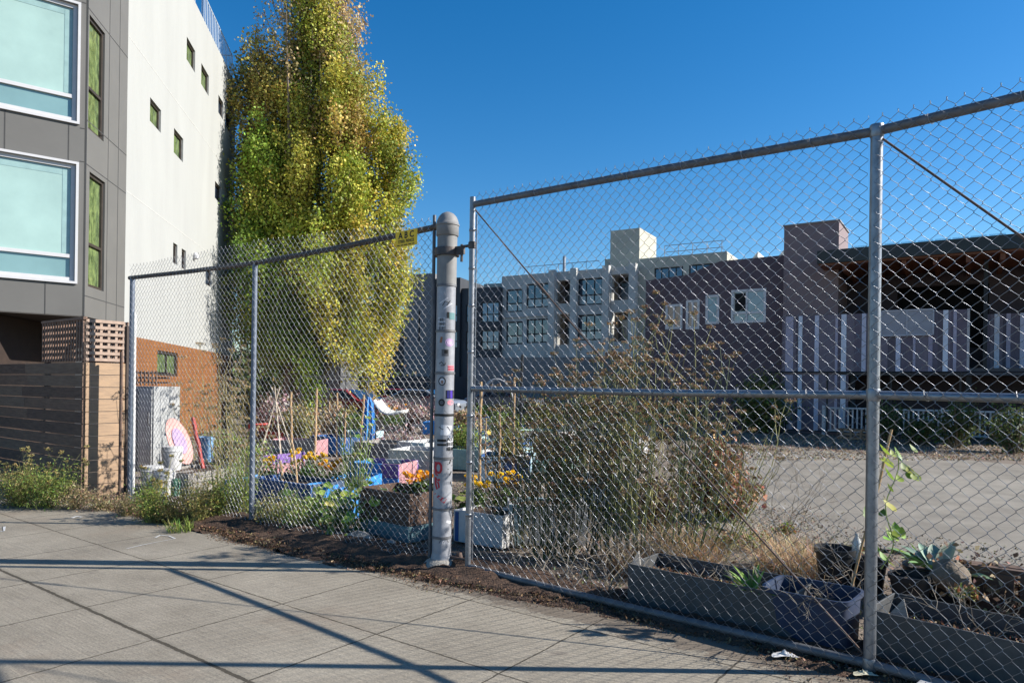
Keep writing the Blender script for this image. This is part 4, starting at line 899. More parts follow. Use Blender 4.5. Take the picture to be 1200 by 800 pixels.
# ------------------------------------------------------------------ garden
def ax_rot(a): return (math.cos(a),math.sin(a))
AF=math.atan2(-D[1],-D[0])    # along the fence, to the right
def planter(label,c,size,rot,mats,board=.03,name='raised_bed',cat='planter',rows=2,group=None,fill=.82,seed=0,cols=1,rowmats=False):
    """open box of boards with soil"""
    w,d,h=size; root=thing(name,label,cat,c,group); ax=ax_rot(rot); ay=(-ax[1],ax[0]); mb=MB(); rs=random.Random(seed)
    def at(a,b,z): return (c[0]+ax[0]*a+ay[0]*b,c[1]+ax[1]*a+ay[1]*b,c[2]+z)
    for r in range(rows):
        z=(r+.5)*h/rows; hh=h/rows-.006
        for q in range(cols):
            x0=-w/2+q*w/cols; x1=x0+w/cols-.003
            for b in (-d/2,d/2): mb.mat((len(mats)-1-r)%len(mats) if rowmats else rs.randrange(len(mats))); mb.box(at((x0+x1)/2+rs.uniform(-.004,.004),b+rs.uniform(-.003,.003),z),(x1-x0,board,hh),ax)
        for a in (-w/2+board/2,w/2-board/2): mb.mat((len(mats)-1-r)%len(mats) if rowmats else rs.randrange(len(mats))); mb.box(at(a,0,z),(board*.98,d-board-.004,hh),ax)
    mb.build('boards',mats,root,bevel=.003)
    # lumpy soil
    n=9; vs=[];fs=[]
    for i in range(n):
        for j in range(n): vs.append(at((i/(n-1)-.5)*(w-2*board),(j/(n-1)-.5)*(d-2*board),h*fill+rs.uniform(-.02,.02)))
    for i in range(n-1):
        for j in range(n-1): fs.append((i*n+j,(i+1)*n+j,(i+1)*n+j+1,i*n+j+1))
    m2=MB(); m2.add(vs,fs); m2.build('soil',soil,root,True); return root
def pm(name,c,d=.3): return mk(name,c,tuple(x*.75 for x in c),scale=7,rough=.6,dirt=d,bump=.1)
zinc=mk('zinc_trough',(.085,.088,.09),(.055,.058,.06),scale=11,rough=.6,metal=.2,dirt=.2,bump=.1)
navyb=pm('navy_plastic',(.02,.085,.26),.12); brightblue=pm('bright_blue_paint',(.03,.25,.68),.1); tealb=pm('teal_paint',(.10,.22,.26)); whitep=pm('white_paint',(.60,.60,.60),.25); iceb=pm('ice_blue_paint',(.42,.60,.66),.25)
rose=pm('rose_paint',(.50,.25,.27)); violetp=pm('violet_paint',(.20,.10,.38)); brownw=mk('brown_board',(.12,.072,.048),(.065,.04,.03),scale=5,rough=.85,stretch=(1,1,7),bump=.2); greyw=mk('silvered_board',(.30,.28,.25),(.19,.175,.16),scale=5,rough=.9,stretch=(1,1,7),bump=.2,dirt=.2)
creamp=pm('cream_paint',(.62,.58,.42)); redp=pm('red_paint',(.42,.06,.05)); minty=pm('mint_paint',(.35,.52,.45)); yellowp=pm('yellow_paint',(.62,.45,.10))
def gp(px,py,z=0): p=G(px,py); return (p[0],p[1],z)
# troughs right behind the gate
def behind(s,o,z=0): return (G0[0]+gd[0]*s+nf[0]*o,G0[1]+gd[1]*s+nf[1]*o,z)
ga=math.atan2(gd[1],gd[0])
t1=planter('long grey metal trough with a bent-up white corner, behind the gate bottom rail',behind(2.08,.40),(1.20,.46,.31),ga,[zinc],board=.012,rows=1,name='metal_trough',fill=.62)
c=behind(1.47,.18); mb=MB(); mb.prism([(c[0],c[1],.25),(c[0]+.10,c[1]+.02,.27),(c[0]+.085,c[1]+.03,.39)],(.01,.012,0)); mb.build('bent_corner',greyw,t1)
t2=planter('grey metal trough behind the gate at the right edge, in front of the agave',(2.95,3.78,0),(1.75,.50,.30),math.atan2(g2[1],g2[0]),[zinc],board=.012,rows=1,name='metal_trough',fill=.6)
c=(2.30,4.22); mb=MB(); mb.prism([(c[0]-.03,c[1],.24),(c[0]+.10,c[1]-.02,.24),(c[0]+.08,c[1],.36)],(.008,.012,0)); mb.build('bent_corner',greyw,t2)
# blue tub
def tub(label,c,size,rot,mat,name='storage_tub',cat='tub',lip=True):
    w,d,h=size; root=thing(name,label,cat,c); ax=ax_rot(rot); ay=(-ax[1],ax[0]); mb=MB(); pts=[]
    def ring(k,z,n=28):
        r=[]
        for i in range(n):
            a=2*PI*i/n; cx=math.copysign(abs(math.cos(a))**.35,math.cos(a))*w/2*k; cy=math.copysign(abs(math.sin(a))**.35,math.sin(a))*d/2*k; r.append((c[0]+ax[0]*cx+ay[0]*cy,c[1]+ax[1]*cx+ay[1]*cy,c[2]+z))
        return r
    n=28; rings=[ring(.93,0),ring(.97,h*.9),ring(1.03,h*.9+.005),ring(1.03,h),ring(.97,h),ring(.94,h*.8),ring(.85,.03)]
    vs=[p for r in rings for p in r]; fs=[tuple(range(n-1,-1,-1))]
    for i in range(len(rings)-1):
        for k in range(n): fs.append((i*n+k,i*n+(k+1)%n,(i+1)*n+(k+1)%n,(i+1)*n+k))
    mb.add(vs,fs); mb.build('shell',mat,root,True)
    m2=MB(); m2.add(ring(.93,h*.7)+[(c[0],c[1],c[2]+h*.74)],[(k,(k+1)%n,n) for k in range(n)]); m2.build('soil',soil,root,True); return root
tub('blue plastic storage tub of soil between the two metal troughs',behind(2.74,.36),(.54,.42,.33),ga,pm('shaded_blue_plastic',(.018,.036,.085),.3))  # blue darkened: the shade on the tub is put into its colour
def pot(label,c,r,h,mat=black,name='plant_pot',cat='plant pot',group=None):
    root=thing(name,label,cat,c,group); mb=MB(); mb.lathe(c,[(r*.75,0),(r*.97,h*.85),(r*1.05,h*.86),(r*1.06,h),(r*.98,h),(r*.95,h*.85)],20,False); mb.add([(c[0],c[1],c[2]+.005)]+[(c[0]+r*.75*math.cos(a),c[1]+r*.75*math.sin(a),c[2]+.004) for a in np.linspace(0,2*PI,13)[:-1]],[(0,1+k,1+(k+1)%12) for k in range(12)]); mb.build('shell',mat,root,True)
    m2=MB(); m2.lathe((c[0],c[1],c[2]+h*.8),[(r*.94,0),(r*.5,.015),(.01,.02)],16); m2.build('soil',soil,root,True); return root
pot('black square-shouldered nursery pot beside the dry straw grass',gp(978,690),.15,.34); pot('small black nursery pot with a clear bottle in it, behind the blue tub',gp(1018,694),.13,.27)
pot('wide black pot holding the agave',gp(1100,703),.24,.26); pot('round black pot left of the agave',gp(1066,712),.14,.25)
mb=MB(); c=gp(1003,693); mb.lathe((c[0],c[1],.27),[(.03,0),(.035,.02),(.035,.13),(.015,.17),(.013,.2)],12); bot=mb.build('clear_bottle',mk('clear_plastic',(.5,.5,.48),rough=.15,spec=.9),None,True); tag(bot,'clear upturned plastic bottle standing in a black pot','bottle')
# agave
def agave(label,c,n,l,w,col,name='agave',curl=.25,cat='agave'):
    root=thing(name,label,cat,c); 
    for i in range(n):
        a=i*2.4+.3; el=math.radians((8+40*((i*.618)%1)) if cat=='agave' and n<16 else 22+50*((i*.618)%1)); L_=l*(.75+.3*RNG.random()); d=np.array([math.cos(a)*math.cos(el),math.sin(a)*math.cos(el),math.sin(el)]); s=np.array([-math.sin(a),math.cos(a),0]); up=np.cross(d,s)*-1
        if up[2]<0: up=-up
        V=[];m=8
        for k in range(m+1):
            t=k/m; ww=w*(.55+.75*t-1.3*t**3) if t<1 else .0; ww=max(ww,.002); p=np.array(c)+d*L_*t+np.array([0,0,-curl*L_*t*t*.6])
            V+= [p-s*ww/2+up*ww*.22,p+up*-.012*(1-t),p+s*ww/2+up*ww*.22]
        F_=[]
        for k in range(m): F_+= [(3*k,3*k+1,3*k+4,3*k+3),(3*k+1,3*k+2,3*k+5,3*k+4)]
        cc=jitter(col[i%len(col)],1,.1); npmesh('leaf',np.array(V),np.array(F_),np.repeat(cc,len(V),0),AGV,root,smooth=True)
    return root
AGV=leafmat('succulent_skin',.6,.06)
agave('broad blue-green agave with pointed leaves standing in a black pot',(gp(1100,703)[0],gp(1100,703)[1],.2),13,.44,.15,[(.18,.27,.15),(.12,.22,.07),(.25,.33,.22)])
ap=behind(2.38,.30,.20); agave('spiky bright green aloe at the end of the long metal trough',ap,22,.33,.035,[(.14,.26,.05),(.20,.30,.06)],name='aloe',cat='aloe',curl=.5)
# planks and root ball at right
mb=thing('timber_planter','low planter of rough brown planks behind the right metal trough','planter',(4.05,5.0,0)); m2=MB()
for k in range(5): m2.box((3.55+.24*k,5.15-.19*k,.15),(.27,.035,.28+.02*(k%2)),(.78,-.62))
m2.box((4.05,4.79,.31),(1.5,.06,.035),(.78,-.62)); m2.box((4.2,5.2,.26),(1.4,.10,.03),(.8,-.5)); m2.build('boards',brownw,mb,bevel=.004); m2=MB(); m2.box((4.3,5.25,.1),(1.2,.7,.18),(.78,-.62)); m2.build('soil',soil,mb)
mb=MB(); c=gp(1112,716,.02); vs=[];fs=[]
for i in range(10):
    for k in range(16):
        t=PI*i/9; a=2*PI*k/16; r=.13*(1+.12*math.sin(3*a+i)+.06*RNG.normal()); vs.append((c[0]+r*math.sin(t)*math.cos(a),c[1]+r*math.sin(t)*math.sin(a),c[2]+.24+r*.85*math.cos(t)))
for i in range(9):
    for k in range(16): fs.append((i*16+k,i*16+(k+1)%16,(i+1)*16+(k+1)%16,(i+1)*16+k))
mb.add(vs,fs); tag(mb.build('boulder',mk('brown_stone',(.2,.16,.12),(.1,.08,.06),scale=9,rough=.95,bump=.6),None,True),'rounded brown stone below the agave','boulder')
# litter by the gate
def rag(label,px,py,s,mat,name='crumpled_rag',cat='litter'):
    c=gp(px,py,.012); n=12; vs=[];fs=[]
    for i in range(n):
        for j in range(n):
            x=(i/(n-1)-.5);y=(j/(n-1)-.5); k=1+.25*math.sin(7*x+3*y); vs.append((c[0]+x*s*k+.01*RNG.normal()*s,c[1]+y*s*.55*k,c[2]+s*.14*abs(RNG.normal())*(1-abs(2*x))*(1-abs(2*y))+.012))
    for i in range(n-1):
        for j in range(n-1): fs.append((i*n+j,(i+1)*n+j,(i+1)*n+j+1,i*n+j+1))
    mb=MB().add(vs,fs); return tag(mb.build(name,mat,None,True),label,cat)
rag('crumpled white paper on the dirt under the gate, left of the centre gate post',918,771,.13,whitep); rag('white and orange wrapper lying at the foot of the centre gate post',1012,793,.11,creamp)
mb=MB(); mb.box((G1[0]+g2[0]*.42-.02,G1[1]+g2[1]*.42-.10,.035),(.42,.12,.05),g2); tag(mb.build('concrete_block',mk('pale_block',(.4,.4,.4),dirt=.2),None,bevel=.006),'short grey block lying under the right gate panel','block')
# vines / climber at the right on a stake
def stake(label,p,q,r=.012,mat=bamboo,name='bamboo_stake',cat='stake',group=None):
    p=Vector(p);q=Vector(q); mb=MB(); n=6; P=[p.lerp(q,i/n)+Vector((RNG.normal()*.006,0,0)) for i in range(n+1)]; mb.tube(P,[r*(1.1 if i%2 else .95) for i in range(n+1)],8); o=mb.build(name,mat,None,True); return tag(o,label,cat,group)
def px_stake(label,x0,y0,x1,y1,dep,r=.013,mat=bamboo,**kw):
    p=AT(x0,y0,dep); q=AT(x1,y1,dep); return stake(label,(p[0],p[1],max(p[2],-.02)),q,r,mat,**kw)
px_stake('thin leaning bamboo cane in the blue tub, left of the centre gate post',992,706,1046,503,4.75,.009)
# climber
def climber(label,x,y0,y1,dep,n=34):
    p=AT(x,y0,dep);q=AT(x+14,y1,dep); root=thing('climbing_vine',label,'vine',(p[0],p[1],max(0,p[2]))); mb=MB(); P=[Vector(p).lerp(Vector(q),t)+Vector((.05*math.sin(t*9),.04*math.cos(t*7),0)) for t in np.linspace(0,1,14)]; mb.tube(P,.004,5,False); mb.build('stem',mk('green_stem',(.16,.22,.06)),root)
    Vs=[];Fs=[];Cs=[];b=0
    for i in range(n):
        t=RNG.random()**.9; c=Vector(p).lerp(Vector(q),t)+Vector((.05*math.sin(t*9)+RNG.normal()*.055,RNG.normal()*.05,RNG.normal()*.02)); s=.05*(.7+.6*RNG.random()); nr=Vector((RNG.normal()*.5+.3,-.5+RNG.normal()*.3,.7)).normalized(); qn=nr.to_track_quat('Z','Y')
        outl=[(0,-.5),(.35,-.35),(.45,0),(.25,.35),(0,.7),(-.25,.35),(-.45,0),(-.35,-.35)]
        vv=[Vector((0,0,-.08*s))]+[Vector((x_*s*1.5,y_*s*1.5,.1*s)) for x_,y_ in outl]
        for v in vv: v.rotate(qn); Vs.append(tuple(c+v))
        for k in range(8): Fs.append((b,b+1+k,b+1+(k+1)%8))
        b+=9; Cs.append(np.repeat(jitter([(.22,.32,.05),(.12,.2,.04),(.3,.38,.07)][i%3],1,.15),9,0))
    npmesh('leaves',np.array(Vs),np.array(Fs),np.concatenate(Cs),LEAF,root,smooth=True); return root
climber('leafy green vine climbing the cane right of the centre gate post',1036,668,528,4.6)
# fennel thicket right behind the gate: individual plants
fl=[('lean dry fennel stalks at the left end of the gate, touching the white bed',604,640,16,1.5,.24,(-.03,0)),
 ('dense fennel clump in front of the ice-blue bed',640,652,20,1.75,.28,(.0,0)),
 ('fennel clump with dark stems, second from the light-blue bed',676,655,20,1.95,.28,(.03,0)),
 ('tallest fennel clump with brown seed heads above the gate rail',715,650,22,2.35,.32,(.03,0)),
 ('fennel clump behind the long trough left end, full of seed heads',752,655,20,2.3,.30,(.05,0)),
 ('arching fennel stalks rising from the middle of the long trough',800,662,12,2.1,.30,(.12,.0)),
 ('bare branching fennel stalks over the path, rightmost of the thicket',838,655,9,1.75,.28,(.22,.0)),
 ('rear fennel clump with rusty heads, behind the gate mid rail',735,600,15,2.2,.4,(0,0)),
 ('rear fennel clump left of the brown withered shrub',795,600,14,2.1,.4,(.02,0)),
 ('rear fennel clump between bed boards and the thicket',680,605,14,1.9,.4,(0,0)),
 ('far fennel clump in front of the low grey wall',640,575,12,1.9,.5,(0,0))]
for i,(lb,x,y,ns,h,sp,ln) in enumerate(fl):
    fennel('fennel_plant',lb,'fennel',gp(x,y),ns,h,sp,(.34,.33,.13) if i in (4,6,7) else ((.09,.12,.05) if i%2 else (.045,.055,.03)),(.27,.18,.10),lean=ln,group='dry fennel plants behind the gate',feather=(.17,.18,.05),nf=30 if i<5 else 50,r=.0068 if y>640 else .0075,hd=1.25)
for i,(lb,x,y,ns,h) in enumerate([('pale dry fennel against the orange wall, behind the leaning board',238,548,9,2.3),('pale yellow fennel stalks right of the red plank',262,580,9,2.2),('dry fennel just left of the second fence post',282,590,8,2.0)]):
    fennel('fennel_plant',lb,'fennel',gp(x,y),ns,h,.35,(.34,.28,.12),(.30,.22,.11),group='pale fennel stalks behind the left fence',feather=(.20,.2,.07),nf=60,r=.007,hd=1.5)
# withered brown shrub
bush('withered_shrub','reddish brown withered shrub with drooping dry leaves at the path edge','shrub',gp(846,608),.78,1.3,5200,.065,[(.34,.16,.09),(.44,.25,.14),(.20,.10,.06),(.46,.30,.18)],nt=40,droop=.6,dry=True,dens=.09)
bush('withered_shrub','dark dead shrub tangle behind the long metal trough','shrub',gp(770,618),.8,.7,1500,.05,[(.10,.07,.045),(.19,.13,.075)],nt=40,dry=True)
# dead straw
straw=[(.52,.38,.22),(.42,.29,.16),(.60,.46,.28),(.33,.22,.12)]
tuft('straw_grass','pale straw coloured grass mound left of the black pots','dry grass',gp(935,672),1500,.36,.42,.005,straw,lean=.8,dry=True,curl=.9)
tuft('straw_grass','straw grass clump behind the left half of the long metal trough','dry grass',gp(800,660),1300,.34,.42,.005,straw,lean=.7,dry=True)
tuft('straw_grass','bleached tussock at the left end of the long metal trough','dry grass',gp(740,668),500,.26,.32,.006,[(.16,.11,.07),(.25,.18,.11)],lean=.7,dry=True)
tuft('straw_grass','thin dry tussock by the edge of the path','dry grass',gp(905,640),500,.4,.22,.004,straw,lean=.9,dry=True)
for i,(x,y,s,lb) in enumerate([(885,645,.3,'small sprawling green succulent beside the straw grass'),(1000,660,.22,'low green weed behind the black pots'),(920,628,.2,'tiny reddish green weed on the path edge'),(850,640,.2,'low weed behind the aloe'),(1130,735,.14,'low yellowish plants inside the right metal trough')]):
    bush('weed',lb,'weed',(gp(x,y)[0],gp(x,y)[1],.2 if i==4 else 0),s*1.2,s*.8,260,.03,[(.14,.2,.04),(.22,.25,.05),(.28,.12,.06)],nt=14)
# dead branches of the dry shrub left of gate post
def twiggy(label,c,n,h,sp,col=(.30,.25,.19),r=.005):
    root=thing('bare_twigs',label,'dead shrub',c); mb=MB()
    def grow(p,d,l,r,k):
        q=p+d*l; m=p.lerp(q,.5)+Vector(RNG.normal(size=3)*l*.07); mb.tube([p,m,q],[r,r*.8,r*.6],5,False)
        if k>0:
            for _ in range(RNG.integers(2,4)):
                dd=(d+Vector(RNG.normal(size=3)*.5)).normalized(); grow(q,dd,l*.7,r*.6,k-1)
    for i in range(n):
        a=RNG.random()*2*PI; grow(Vector(c)+Vector((RNG.normal()*.05,RNG.normal()*.05,0)),Vector((math.cos(a)*sp,math.sin(a)*sp,1)).normalized(),h*.35,r,3)
    mb.build('twigs',mk('bleached_twig',col,tuple(x*.55 for x in col)),root); return root
twiggy('pale bare twigs spreading over the left end of the blue tub',behind(2.62,.30,.05),5,.75,.9); twiggy('grey leafless twigs at the left gate corner',behind(.9,.25,0),6,.8,.7,(.2,.17,.14))
twiggy('bare grey branches standing over the path, right of the fennel',gp(915,650),5,1.25,.35,(.2,.16,.11)); twiggy('brown twig tangle in front of the fennel thicket',behind(1.2,.35,0),8,.7,.8,(.13,.10,.08)); twiggy('low dead twigs between the white bed and the gate',behind(.45,.45,0),7,.6,.9,(.15,.12,.1))

# raised beds --------------------------------------------------------------
nb='painted raised beds in the garden'
planter('white bed painted with navy stripes right behind the steel post',(gp(575,634)[0],gp(575,634)[1],0),(.62,.42,.33),ga+.10,[whitep],rows=1,group=nb,seed=2,fill=.9)
c=gp(575,634); 
mb=MB(); ax=ax_rot(ga+.10); ay=(-ax[1],ax[0])
for a in (-.27,-.10): mb.box((c[0]+ax[0]*a-ay[0]*.228,c[1]+ax[1]*a-ay[1]*.228,.16),(.045,.006,.30),ax)
mb.build('painted_stripe',navyb,bpy.data.objects['raised_bed'] )
planter('bed of upright ice-blue and white boards beside the fennel',(gp(640,636)[0],gp(640,636)[1]+.1,0),(.80,.45,.42),ga+.75,[iceb,whitep,iceb,whitep],rows=1,cols=6,group=nb,seed=5,fill=.9)
planter('bed of grey-white boards behind the fennel thicket',(gp(700,590)[0],gp(700,590)[1],0),(1.1,.6,.40),ga+.5,[whitep,whitep,greyw],rows=1,cols=6,group=nb,seed=6)
planter('brown board bed on a teal base, left of the steel post',(gp(468,630)[0],gp(468,630)[1]+.2,.0),(.80,.5,.50),ga,[brownw,brownw,tealb],rowmats=True,rows=3,group=nb,seed=9)
planter('dark blue bed right of the second fence post, under the marigolds',(gp(340,604)[0],gp(340,604)[1]+.25,0),(1.15,.5,.42),AF+.05,[navyb,mk('dull_blue',(.03,.07,.13),dirt=.3)],rows=1,group=nb,seed=3)
planter('bed painted in violet, rose and blue panels left of the steel post',(gp(446,574)[0],gp(446,574)[1]+.25,0),(.85,.7,.42),AF+.35,[violetp,rose,brightblue,whitep],rows=2,cols=3,group=nb,seed=14)
planter('large cream bed seen just left of the steel post',(gp(488,566)[0],gp(488,566)[1]+.3,0),(.75,.8,.55),AF+.35,[creamp,whitep],rows=1,group=nb,seed=4)
planter('long grey board bed behind the violet one',(gp(475,540)[0],gp(475,540)[1],0),(2.0,.9,.40),AF+.2,[greyw],rows=2,group=nb,seed=7)
bl=[(545,548,1.0,.40,[minty,whitep],'mint green bed right of the steel post behind the white one'),(595,560,.9,.42,[iceb,navyb],'pale blue bed behind the bamboo canes'),(640,560,1.0,.4,[whitep,minty],'grey-green bed half hidden by fennel'),
 (590,532,1.2,.4,[iceb,navyb],'navy and teal bed further back behind the canes'),(548,520,1.2,.4,[iceb,yellowp],'teal and yellow bed far behind the steel post'),(640,520,1.4,.4,[whitep,minty],'white bed at the middle of the lot'),(565,502,1.6,.45,[redp,brightblue,violetp,whitep],'bed painted with bright red and blue patches'),
 (690,512,1.6,.45,[whitep,greyw],'pale bed by the low grey wall'),(395,530,1.1,.4,[navyb,brightblue],'navy bed behind the bamboo canes on the left'),(420,521,1.0,.38,[brightblue,rose,iceb],'sky blue and rose bed beside the blue umbrella'),(350,534,1.1,.38,[rose,greyw],'rose coloured bed under the cane teepee'),
 (312,552,.9,.35,[rose,violetp,tealb],'low mosaic-coloured bed behind the second fence post'),(455,505,1.5,.4,[greyw,brownw],'weathered bed with pale stalks far left of the post'),(500,500,1.3,.45,[whitep,rose],'white and rose bed in the far row'),(385,505,1.3,.4,[brownw],'brown board bed in the far left row'),
 (325,512,1.3,.4,[redp,brownw],'dull red bed near the poplar'),(620,496,1.6,.4,[brownw,yellowp],'brown and yellow bed in the far row'),(730,530,1.3,.4,[greyw,whitep],'silvered bed behind the withered shrub'),(770,512,1.4,.4,[brownw,greyw],'brown bed at the right of the far row'),(520,508,1.2,.42,[brightblue,minty],'blue and mint bed in the far row'),(268,562,.8,.33,[black,greyw],'black crate-like bed beside the red plank'),(225,572,.8,.3,[greyw],'small silvered bed by the white buckets')]
bl+=[(415,588,.55,.36,[brightblue,iceb],'turquoise and sky blue bed behind the squash leaves'),(500,545,.7,.5,[whitep,iceb],'white box bed beside the cream one'),(300,585,.5,.3,[iceb,brightblue],'small light blue bed behind the second fence post')]
for i,(x,y,w,h,ms,lb) in enumerate(bl):
    c=gp(x,y); planter(lb,c,(w,.7+.3*(i%2),h),AF+.3+.25*math.sin(i*2.1),ms,rows=1+i%2,cols=2,group=nb,seed=20+i)
# plants growing in and around the beds
greens=[(.13,.20,.04),(.21,.28,.06),(.30,.34,.08)]; duns=[(.34,.25,.14),(.46,.35,.20),(.24,.17,.11)]; mauve=[(.33,.23,.22),(.44,.34,.31),(.24,.17,.15)]; olive=[(.24,.23,.07),(.36,.31,.10),(.17,.16,.05)]
sp=[(545,545,.8,.6,greens,'green leafy bush in the mint bed'),(595,556,.7,.7,olive,'olive bush in the pale blue bed'),(640,552,.7,.5,olive,'olive brush in the grey-green bed'),(590,528,1.,.8,greens,'bush in the navy and teal bed'),(548,516,1.,.7,duns,'dry bush in the teal and yellow bed'),
 (640,516,1.1,1.0,olive,'tall olive bush at the middle of the lot'),(565,498,1.2,.6,greens,'low greenery in the patchwork bed'),(690,508,1.4,1.2,olive,'brush in front of the low grey wall'),(395,526,.9,.9,duns,'dun bush among the left canes'),(420,518,.7,.5,greens,'low greens in the sky blue bed'),(350,530,.9,1.0,olive,'olive bush beside the cane teepee'),
 (455,500,1.4,.9,mauve,'mauve-brown dry bush left of the far post'),(492,506,1.3,.8,mauve,'wide mauve dry bush behind the long grey bed'),(385,500,1.2,1.3,duns,'tall dun bush far left'),(325,508,1.3,1.4,mauve,'mauve brush at the foot of the poplar'),(300,500,1.4,1.7,olive,'tall olive brush by the orange wall'),(620,492,1.5,1.0,duns,'dry brush in the far row'),
 (730,526,1.0,.8,olive,'green-brown brush behind the withered shrub'),(770,508,1.3,1.2,duns,'dun brush at the right of the far row'),(470,530,1.5,.5,mauve,'low heather-like plants filling the long grey bed'),(520,505,.9,.6,greens,'green plants in the blue and mint bed'),(360,515,1.,1.1,duns,'dry brush between the canes'),(410,498,1.1,.9,olive,'olive brush behind the blue umbrella'),
 (675,540,.8,.5,olive,'olive brush left of the tall fennel'),(705,555,.6,.5,duns,'dry brush under the tall fennel'),(255,545,.9,.8,greens,'green brush in front of the orange wall'),(290,560,.8,.8,greens,'bright green bush behind the second fence post'),(800,500,1.6,1.5,olive,'dark olive shrub near the plum wall'),(840,490,1.6,1.3,duns,'brown shrub near the plum wall')]
for i,(x,y,w,h,cs,lb) in enumerate(sp):
    c=gp(x,y); z=.3 if i<13 else 0; far=c[1]>18
    bush('garden_shrub',lb,'shrub',(c[0],c[1],z),w,h,int(1500*w*h/(.7 if not far else 1)),.055 if not far else .085,cs,nt=30,group='mixed shrubs in the garden lot',dry=cs in (duns,mauve),thick=.006,dens=.12)
for i,(x,d_,w,h,lb) in enumerate([(292,38,5,5.2,'dark evergreen tree far behind the poplar, by the white wall'),(345,42,6,4.0,'dark evergreen tree behind the poplar trunk'),(262,34,2.6,3.2,'dark bush at the far end of the orange wall'),(440,52,5,3.2,'low dark tree behind the parked cars')]):
    a=AT(x,450,d_); bush('evergreen_tree',lb,'tree',(a[0],a[1],0),w,h,3600,.26,[(.05,.075,.02),(.10,.12,.035),(.14,.12,.05)],nt=50,dens=.13,z0=0,thick=.05,stemc=bark)
# dense ivy hedge beside the plum building
bush('ivy_hedge','dark green ivy shrub at the left corner of the tower','shrub',gp(893,506),1.9,2.5,9000,.10,[(.15,.17,.045),(.24,.24,.06),(.08,.10,.03)],nt=60,dens=.13,z0=.0,thick=.02)
for i,(x,y,w,h,lb) in enumerate([(1040,517,1.2,1.6,'dark creeper behind the centre gate post'),(1120,524,1.3,1.9,'dark leafy shrub before the white fence'),(1190,530,1.5,1.6,'dark shrub at the right end of the white fence'),(1075,520,1.1,1.0,'low dark shrub along the white fence')]):
    bush('shade_shrub',lb,'shrub',gp(x,y),w,h,1500,.09,[(.06,.09,.025),(.10,.13,.035)],nt=30,thick=.012)
# marigolds
mg=(.95,.60,.015); mo=(.95,.44,.012)
marigold('yellow marigolds above the dark blue bed',(gp(345,596)[0],gp(345,596)[1]+.35,.28),.62,.42,22,mg)
marigold('orange marigolds at the right end of the dark blue bed',(gp(382,600)[0],gp(382,600)[1]+.3,.25),.4,.36,9,mo)
marigold('small orange marigolds by the second fence post',(gp(306,590)[0],gp(306,590)[1]+.3,.25),.25,.35,5,mg)
marigold('marigolds in the brown board bed, left of the steel post',(gp(488,626)[0],gp(488,626)[1]+.15,.36),.42,.30,15,mo)
marigold('marigold clump between the steel post and the gate',(gp(556,628)[0],gp(556,628)[1]+.1,.22),.30,.40,8,mg)
marigold('marigolds in the white bed right of the gate frame',(gp(592,625)[0],gp(592,625)[1]+.1,.22),.38,.42,12,mg)
marigold('small orange flowers far behind the blue umbrella',(gp(461,520)[0],gp(461,520)[1],.5),.8,.6,7,mo); marigold('orange flowers in the far middle beds',(gp(748,520)[0],gp(748,520)[1],.6),.8,.6,6,mo); marigold('single marigold clump behind the bamboo canes',(gp(655,585)[0],gp(655,585)[1],.3),.4,.35,6,mg)
# broad leaved plants at the fence foot
gl=[(.13,.22,.04),(.20,.30,.05),(.28,.35,.07),(.08,.14,.03)]
broadleaf('squash_plant','broad leaved green plant at the fence foot left of the brown bed','vegetable plant',(gp(418,628)[0],gp(418,628)[1]+.2,0),24,.38,.55,.11,gl,group='broad leaved plants at the fence foot')
broadleaf('squash_plant','sprawling squash leaves on the gravel, nearest the stones','vegetable plant',(gp(392,634)[0],gp(392,634)[1]+.12,0),18,.32,.30,.11,gl,group='broad leaved plants at the fence foot')
broadleaf('squash_plant','leafy stalk rising above the violet bed','vegetable plant',(gp(412,600)[0],gp(412,600)[1]+.2,0),48,.26,1.3,.085,gl,group='broad leaved plants at the fence foot')
broadleaf('squash_plant','dark leaved plant between the steel post and the gate frame','vegetable plant',(gp(540,636)[0],gp(540,636)[1]+.45,.15),14,.18,.35,.14,gl,group='broad leaved plants at the fence foot')
broadleaf('squash_plant','low leafy plant left of the brown bed edge','vegetable plant',(gp(440,632)[0],gp(440,632)[1]+.3,0),16,.22,.5,.11,gl,group='broad leaved plants at the fence foot')
broadleaf('squash_plant','yellow-green squash leaves at the fence foot below the blue stool','vegetable plant',(gp(400,622)[0],gp(400,622)[1]+.25,0),44,.42,.42,.105,[(.20,.28,.045),(.28,.34,.07),(.13,.20,.035)],group='broad leaved plants at the fence foot')
broadleaf('squash_plant','green leaves in front of the dark blue bed','vegetable plant',(gp(365,618)[0],gp(365,618)[1]+.15,0),34,.42,.45,.13,gl,group='broad leaved plants at the fence foot')
# weeds along fences
wd=[(20,592,.7,.55,olive,'yellow-green weed against the dark boards at the left edge'),(55,594,.8,.60,greens,'feathery green weed in front of the timber fence'),(88,596,.5,.35,duns,'brown dry weed at the corner of the timber fence'),(120,597,.5,.25,duns,'matted brown weed under the cedar boards'),
 (178,612,.45,.55,greens,'bright weed at the foot of the end fence post'),(205,612,.45,.3,olive,'green weed spilling on to the sidewalk'),(232,612,.45,.6,olive,'weed in the middle of the left fence panel'),(262,608,.45,.7,greens,'tall green weed left of the second fence post'),(285,607,.4,.8,greens,'tall weed touching the second fence post'),(322,618,.45,.4,olive,'weed below the dark blue bed'),(352,622,.5,.45,greens,'green weed under the marigolds'),(148,604,.4,.3,duns,'dry weed left of the end fence post')]
for lb_i,(x,y,w,h,cs,lb) in enumerate(wd):
    bush('weed',lb,'weed',gp(x,y),w,h*1.1,int(1500*w*h/.2),.03,cs,nt=44,aspect=.38,group='weeds along the left fence',thick=.003,dens=.11,stemc=mk('weed_stem',(.26,.24,.10)))
